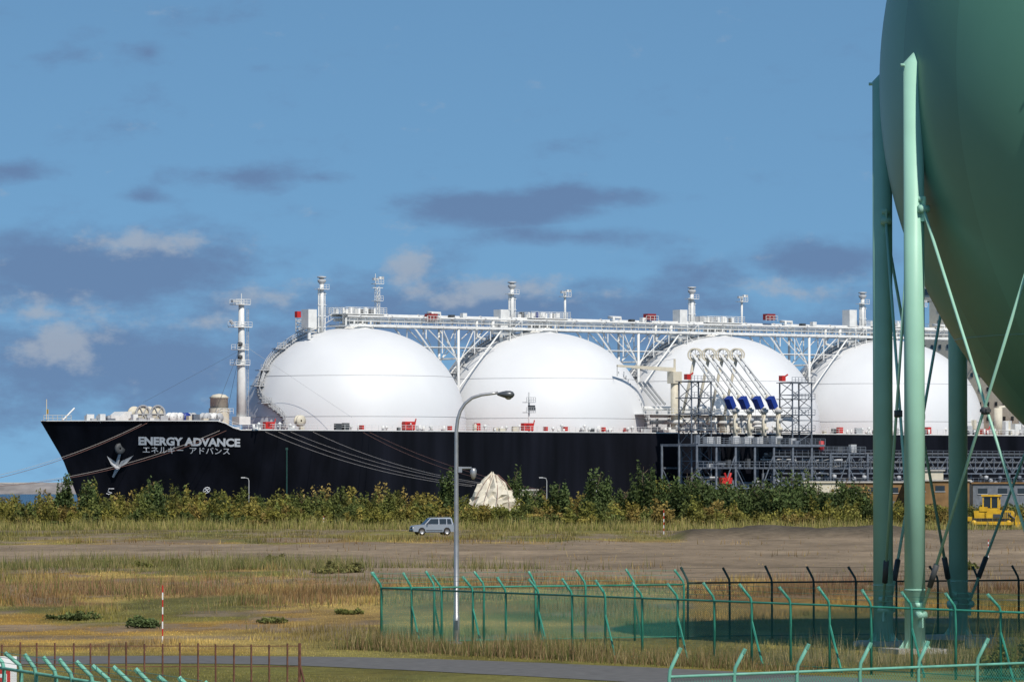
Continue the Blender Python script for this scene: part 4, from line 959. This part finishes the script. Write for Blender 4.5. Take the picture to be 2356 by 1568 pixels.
def ell(lst):
    tot=None
    for (px,py,rx,ry,s) in lst:
        v=nt.nodes.new('ShaderNodeVectorMath'); v.operation='MULTIPLY_ADD'; nt.links.new(tc.outputs['Generated'],v.inputs[0])
        ax,az=F/rx,F/ry; v.inputs[1].default_value=(ax,0,az); v.inputs[2].default_value=(-(px-CX)/F*ax,0,-(HY-py)/F*az)
        l=nt.nodes.new('ShaderNodeVectorMath'); l.operation='LENGTH'; nt.links.new(v.outputs[0],l.inputs[0])
        q=MM('MULTIPLY_ADD',l.outputs['Value'],-s*1.25,s*1.25)
        tot=MM('MAXIMUM',q,0) if tot is None else MM('MAXIMUM',tot,q)
    return tot
n1=noise(1,2.2,48,7); n2_=noise(1,1.7,105,7,5.3)
dark=ell([(590,157,90,24,.5),(350,125,50,40,.35),(160,140,100,26,.3),(50,395,150,42,.7),(560,405,260,52,.8),(745,410,130,26,.7),(330,455,90,32,.7),(1130,478,430,60,1.0),(1350,455,300,44,.9),(1320,545,300,38,.85),(1880,600,260,85,.8),(200,640,560,180,1.0),(1650,640,240,60,.6),(1000,740,1900,150,.85),(300,850,1100,260,.85),(1350,655,200,50,.6)])
front=MM('GREATER_THAN',y,0)
def sm(v,a,b):
    r=nt.nodes.new('ShaderNodeMapRange'); r.interpolation_type='SMOOTHSTEP'; r.inputs['From Min'].default_value=a; r.inputs['From Max'].default_value=b; nt.links.new(v,r.inputs['Value']); return r.outputs['Result']
dv=MM('MULTIPLY_ADD',MM('SUBTRACT',n1,.5),2.3,dark)
dm=MM('MULTIPLY',sm(dv,.05,.95),MM('MULTIPLY',front,.78))
lightc=ell([(310,560,280,50,1.2),(1120,668,280,60,1.3),(150,790,170,120,1.2),(700,655,130,40,1.1),(1430,682,200,44,1.1),(940,615,120,66,1.0),(80,720,260,70,.9),(450,745,200,46,.9),(620,680,260,56,.8),(1800,670,340,56,.8)])
lv=MM('MULTIPLY_ADD',MM('SUBTRACT',n2_,.5),3.4,lightc); lm=MM('MULTIPLY',sm(lv,.40,1.4),MM('MULTIPLY',front,.78))
def mix(f,a,b):
    m_=nt.nodes.new('ShaderNodeMix'); m_.data_type='RGBA'; nt.links.new(f,m_.inputs[0])
    for i,v in ((6,a),(7,b)):
        if isinstance(v,tuple): m_.inputs[i].default_value=v
        else: nt.links.new(v,m_.inputs[i])
    return m_.outputs[2]
S=.10
def C(r,g,b): return (r/S,g/S,b/S,1)
c1=mix(dm,tint.outputs[0],C(.125,.198,.360)); c2=mix(lm,c1,C(.36,.42,.51))
nt.links.new(c2,bg.inputs['Color']); bg.inputs['Strength'].default_value=S
try: w.cycles.sampling_method='MANUAL'; w.cycles.sample_map_resolution=512
except Exception: pass
sl=bpy.data.lights.new('sun','SUN'); sl.energy=4.2; sl.angle=rad(.53); sl.color=(1,.93,.83); so=bpy.data.objects.new('sun',sl); sc.collection.objects.link(so)
dirv=Vector((math.sin(AZ)*math.cos(EL),-math.cos(AZ)*math.cos(EL),math.sin(EL))); so.rotation_euler=dirv.to_track_quat('Z','Y').to_euler(); so.location=(20,-20,60)
cam=bpy.data.cameras.new('camera'); co=bpy.data.objects.new('camera',cam); sc.collection.objects.link(co); sc.camera=co
cam.sensor_width=36; cam.lens=36*F/2356; cam.clip_start=1; cam.clip_end=60000
co.location=(0,0,CH); co.rotation_euler=(math.pi/2+math.atan((HY-784)/F),0,0)
sc.view_settings.view_transform='Standard'; sc.view_settings.look='None'; sc.view_settings.exposure=0
